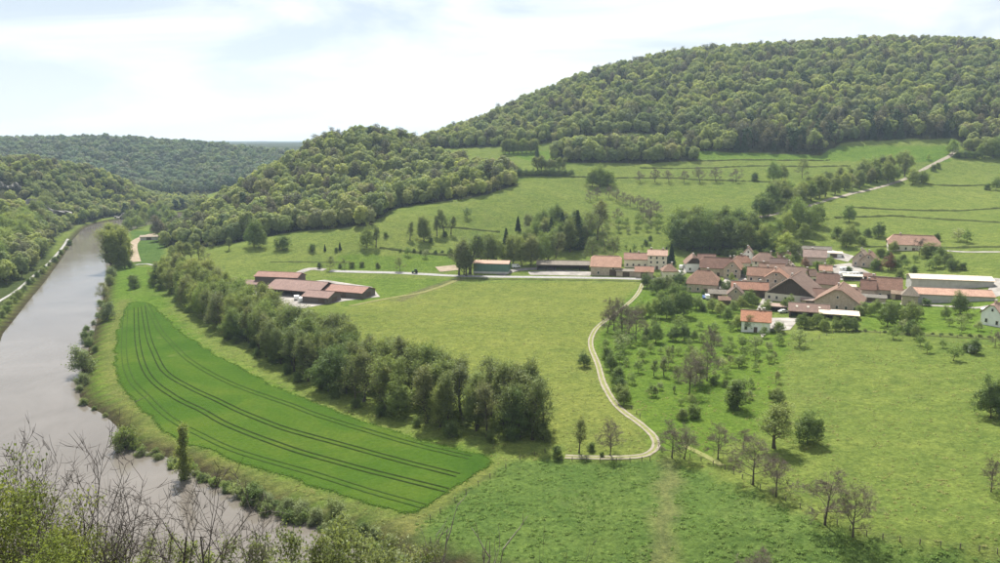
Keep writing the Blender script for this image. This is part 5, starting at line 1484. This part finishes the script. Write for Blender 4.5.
# ------------------------------------------------------------------ fences
M['post'] = solid_material('fence_post', (.10, .085, .07), (.19, .165, .14), 3)
pm_ = box_mesh('post', .14, .14, 1.35, M['post'])
def fence(label, pts, gap=4.0):
    ln = catmull(gl(*pts), gap)
    p0 = ln[0]; z0 = float(ground_z(*p0))
    Fo = empty('wire_fence', (p0[0], p0[1], z0)); tag(Fo, label, 'fence')
    tb = [Tubes(), Tubes()]
    top = []
    for q in ln:
        zz = float(ground_z(*q))
        o_ = obj('post', pm_, Fo); o_.location = (q[0] - p0[0], q[1] - p0[1], zz - z0 - .15); o_.rotation_euler = (rng.uniform(-.06, .06), rng.uniform(-.06, .06), rng.uniform(0, 3))
        top.append((q[0] - p0[0], q[1] - p0[1], zz - z0))
    top = np.array(top)
    for hh in (.55, 1.05):
        t = Tubes(); t.add(top + np.array((0, 0, hh)), np.full(len(top), .012), 3)
        obj('wire', t.mesh('wire', M['post']), Fo)
fence('post and wire fence below the bend of the farm track', ((562, 461), (600, 462), (630, 462), (650, 461)), 2.6)
fence('post and wire fence running behind the row of leafless trees', ((662, 452), (690, 458), (725, 470), (760, 489), (800, 508), (850, 531), (900, 542), (960, 549), (1010, 556)), 2.8)
fence('post and wire fence between the crop and the rough meadow', ((545, 453), (520, 460), (490, 478), (455, 502), (430, 520)), 4.2)
fence('post and wire fence along the paddock below the village', ((783, 344), (800, 346), (840, 332), (880, 334), (940, 337), (1005, 340)), 4.5)
fence('post and wire fence up the orchard beside the farm track', ((640, 418), (622, 398), (612, 375), (604, 350)), 4.0)

# white wrapped bale stack beside paddock tree
wm_ = solid_material('bale_wrap', (.72, .72, .72), (.82, .82, .82), 2, rough=.4)
q = MB(); 
prof = [(1.3 * math.cos(a * math.pi / 9), 0, 1.3 + 1.3 * math.sin(a * math.pi / 9)) for a in range(18)]
q.prism(prof, (0, 2.4, 0)); bm_ = q.mesh('wrapped_bale', wm_)
for px_, py_, lb in ((976, 353, 'white wrapped bale lying beside the paddock tree'), (299, 300, 'white wrapped bale in front of the cattle shed'), (303, 302, 'white wrapped bale next to the parked farm van')):
    p = on_ground(px_, py_); o_ = obj('wrapped_bale', bm_); o_.location = (p[0], p[1], p[2] + .1); o_.rotation_euler = (0, 0, rng.uniform(0, 3)); tag(o_, lb, 'bale')

# rock faces on the hillside across the river
M['rock'] = solid_material('limestone', (.13, .125, .112), (.27, .26, .235), .12, detail=8, bump=.6, streak=(1, 1, .5))
def crag(c, wdt, hgt, seed, label):
    rs = np.random.RandomState(seed)
    nu, nv = 26, 9
    ang = math.atan2(-c[0], c[1])
    V = []
    for j in range(nv):
        for i in range(nu):
            u = i / (nu - 1) - .5; v = j / (nv - 1)
            dep = 1.8 * math.sin(u * 19 + seed) + 1.1 * math.sin(u * 41 + v * 5) + rs.normal() * .55 - 3.0 * math.sin(v * 2.2)
            hh = hgt * (.65 + .35 * math.sin(u * 9 + seed * 2)) * max(.1, 1 - (2 * abs(u)) ** 3)
            V.append((u * wdt, dep, v * hh - 1.5 + rs.normal() * .3))
    for i in range(nu): V.append((V[(nv - 1) * nu + i][0], 9.0, V[(nv - 1) * nu + i][2] * .8))
    for i in range(nu): V.append((V[i][0], 9.0, -3))
    nr = nv + 2
    F = []
    for j in range(nr):
        for i in range(nu - 1):
            a = j * nu + i; b_ = ((j + 1) % nr) * nu + i
            F.append((a, a + 1, b_ + 1, b_))
    me = bpy.data.meshes.new('rock_face'); me.from_pydata(V, [], F); me.update(); me.materials.append(M['rock'])
    o_ = obj('rock_face', me); o_.location = c; o_.rotation_euler = (0, 0, ang); tag(o_, label, 'cliff')
for c_ in CRAGS: crag(*c_)

# ------------------------------------------------------------------ near slope in front of the viewpoint
def near_tree(kind, seed, h, leafn, leafs, spread, lm, bm='twig_near', **kw):
    tb, tips, rs = grow(seed, h, **kw)
    tm = tb.mesh(kind + '_trunk', M[bm])
    cm = None
    if leafn:
        V, F = crown_leaves(rs, tips, h, leafn, leafs, spread, up=.5, out=.3)
        cm = mesh_np(kind + '_crown', V, F, M[lm])
    PROTO.setdefault(kind, []).append((tm, cm, float(max(v[:, 2].max() for v in tb.V))))
for s in range(3): near_tree('leafy_sapling', 300 + s, 9, 5200, .10, .20, 'leaf_near', clear=.10, rad=.34, nl=14, sub=6, tw=5, fine=1, el0=30, thick=.009, up=.6)
for s in range(3): near_tree('pale_sapling', 310 + s, 9, 6000, .13, .22, 'leaf_near_pale', clear=.10, rad=.32, nl=14, sub=6, tw=5, fine=1, el0=30, thick=.009, up=.6)
for s in range(4): near_tree('bare_sapling', 320 + s, 9, 0, 0, 0, None, clear=.12, rad=.50, nl=10, sub=5, tw=3, fine=1, el0=40, thick=.014, up=.7, tip=.2)
for s in range(3): near_tree('dead_snag', 330 + s, 9, 0, 0, 0, None, 'dead', clear=.58, rad=.22, nl=6, sub=2, tw=1, el0=52, el1=72, thick=.017, up=1.0, tip=.36, lean=.01)
KNAME.update(leafy_sapling='leafy_sapling', pale_sapling='pale_sapling', bare_sapling='bare_sapling', dead_snag='dead_snag')
def near(kind, px, top, Y, label, group=None, wide=1.0, var=None):
    d = ray(px, top); p = CAM + d * (Y / d[1])
    gz_ = float(ground_z(p[0], p[1]))
    return plant(kind, (p[0], p[1], gz_), max(p[2] - gz_, 2.0), label, group, wide, var)
G1 = 'leafy saplings on the near slope'; G2 = 'pale leafed saplings on the near slope'; G3 = 'bare saplings on the near slope'
for px_, t_, Y_, w_ in ((-30, 466, 17, .9), (12, 486, 18, .8), (52, 498, 17, .8), (-10, 446, 24, .7), (84, 512, 21, .7), (30, 530, 14, .8), (118, 528, 24, .7), (70, 536, 15, .8), (150, 536, 25, .7), (30, 470, 23, .7)):
    near('leafy_sapling', px_, t_, Y_, 'young tree with small yellow green leaves among the bare saplings', G1, w_)
for px_, t_, Y_, w_ in ((222, 530, 34, .8), (258, 534, 38, .7), (290, 529, 40, .7), (322, 528, 38, .7), (350, 516, 40, .7), (378, 522, 42, .7), (404, 531, 41, .7), (428, 545, 40, .7), (190, 540, 33, .8), (270, 545, 34, .8), (336, 548, 36, .7), (305, 552, 35, .7), (390, 553, 37, .7)):
    near('pale_sapling', px_, t_, Y_, 'sapling with pale grey green young leaves on the near slope', G2, w_)
for n_, (px_, t_, Y_, w_) in enumerate(((22, 416, 21, .8), (82, 406, 19, .9), (128, 450, 18, 1), (165, 474, 20, 1), (205, 464, 18, 1), (238, 484, 22, .9), (48, 436, 24, .8), (145, 496, 15, 1), (100, 482, 16, .9), (5, 432, 20, .8))):
    near('bare_sapling', px_, t_, Y_, 'thin leafless sapling with upswept grey twigs before the river', G3, w_, n_)
for px_, t_, Y_, v_ in ((452, 494, 50, 0), (477, 508, 50, 1), (440, 538, 50, 2)):
    near('dead_snag', px_, t_, Y_, 'pale dead snag with broken branches above the rough meadow', 'dead snags on the near slope', .75, v_)
for n_, (px_, t_) in enumerate(((549, 524), (581, 522), (566, 550))):
    near('bare_sapling', px_, t_, 56, 'slim grey leafless treetop rising below the viewpoint', 'slim leafless treetops', .28, n_)

# ------------------------------------------------------------------ grass tufts on the open meadows
TUFTS = bpy.data.collections.new('tuft_sources')
def tuft_material(name, a, b_):
    m, nt, o = newmat(name)
    oi = node(nt, 'ShaderNodeObjectInfo')
    col = ramp(nt, oi.outputs['Random'], ((0, a), (1, b_)))
    d = node(nt, 'ShaderNodeBsdfDiffuse'); t = node(nt, 'ShaderNodeBsdfTranslucent')
    nt.links.new(col, d.inputs['Color']); nt.links.new(col, t.inputs['Color'])
    mx = node(nt, 'ShaderNodeMixShader'); mx.inputs[0].default_value = .4
    nt.links.new(d.outputs[0], mx.inputs[1]); nt.links.new(t.outputs[0], mx.inputs[2]); nt.links.new(mx.outputs[0], o.inputs['Surface'])
    return m
tmats = (tuft_material('tuft_rough', (.185, .290, .075), (.250, .340, .100)), tuft_material('tuft_pale', (.30, .35, .11), (.38, .39, .15)))
for tm_ in tmats:
    for k in range(3):
        rs = np.random.RandomState(400 + k)
        n = 26
        P = rs.normal(size=(n, 3)) * np.array((.34, .34, .0)) + np.array((0, 0, .08)); P[:, 2] += .22 * rs.rand(n)
        O = np.stack([P[:, 0], P[:, 1], 0 * P[:, 0]], 1)
        V, F = leaf_quads(rs, P, .34, O, .1, .8, 1.7)
        TUFTS.objects.link(bpy.data.objects.new('grass_tuft', mesh_np('grass_tuft', V, F, tm_)))
rs = np.random.RandomState(77)
n = 90000
Yt = 118 + 260 * rs.rand(n) ** 1.5; Xt = (rs.rand(n) - .42) * 1.25 * Yt
zt = ground_z(Xt, Yt)
cl = .6 * waves(Xt, Yt, 14) + .5 * waves(Xt, Yt, 5) + rs.normal(size=n) * .55
qx, qy = project(np.column_stack([Xt, Yt, zt]))
rough = inside(np.array(((512, 460), (655, 462), (700, 470), (760, 496), (860, 541), (1000, 558), (1100, 570), (1100, 900), (200, 900), (420, 520)), float), qx, qy)
ok = (zt > 1.75) & ~inside(_e, Xt, Yt) & (cl > np.where(rough, .50, .85)) & (dist_line(_e, Xt, Yt, True) > 1.0) & (dist_line(TR, Xt, Yt) > 2.0) & (Yt > 120)
ok &= (dist_line(catmull(gl((670, 462), (668, 490), (664, 520), (660, 562)), 6), Xt, Yt) > 2.0)
ok &= ~((qx > 680) & (qy < 334)) & ~((qx < 390) & (qy < 312)) & (qy > 284)
P = np.column_stack([Xt, Yt, zt])[ok]; rg = rough[ok]
o_ = scatter('meadow_grass', P, np.where(rg, rs.randint(0, 3, len(P)), rs.randint(3, 6, len(P))), np.where(rg, .55, .42) * (.6 + .8 * rs.rand(len(P))), TUFTS, 78)
tag(o_, 'tufts of rough grass over the open meadows', 'grass', kind='stuff')

# ragged margin of the crop
CROPT = bpy.data.collections.new('crop_tuft_sources')
cmat = tuft_material('crop_blade', (.10, .20, .030), (.17, .26, .05))
for k in range(3):
    rs = np.random.RandomState(410 + k)
    P = rs.normal(size=(22, 3)) * np.array((.30, .30, 0)) + np.array((0, 0, .14)); P[:, 2] += .16 * rs.rand(22)
    V, F = leaf_quads(rs, P, .28, np.stack([P[:, 0], P[:, 1], 0 * P[:, 0]], 1), .1, .8, 1.7)
    CROPT.objects.link(bpy.data.objects.new('crop_tuft', mesh_np('crop_tuft', V, F, cmat)))
rs = np.random.RandomState(79)
k = rs.randint(0, len(_e), 4200); fr = rs.rand(4200)[:, None]
q = _e[k] * (1 - fr) + _e[(k + 1) % len(_e)] * fr
q = q + rs.normal(size=q.shape) * .42
o_ = scatter('crop_margin', np.column_stack([q, ground_z(q[:, 0], q[:, 1]) + .02]), rs.randint(0, 3, len(q)), (.25 + .3 * rs.rand(len(q))), CROPT, 80)
tag(o_, 'straggling crop plants along the field margin', 'crop', kind='stuff')

# ------------------------------------------------------------------ air
hm = bpy.data.materials.new('valley_haze'); hm.use_nodes = True
nt = hm.node_tree; nt.nodes.clear()
o = nt.nodes.new('ShaderNodeOutputMaterial')
pv = nt.nodes.new('ShaderNodeVolumePrincipled')
pv.inputs['Color'].default_value = (.62, .80, 1.0, 1)
pv.inputs['Density'].default_value = 0.00008
pv.inputs['Anisotropy'].default_value = .25
nt.links.new(pv.outputs[0], o.inputs['Volume'])
q = MB(); q.box(XS[0] - 50, XS[-1] + 50, YS[0] - 50, YS[-1] + 50, -6, 330)
tag(obj('haze', q.mesh('haze', hm)), 'thin pale haze filling the valley air', kind='stuff')
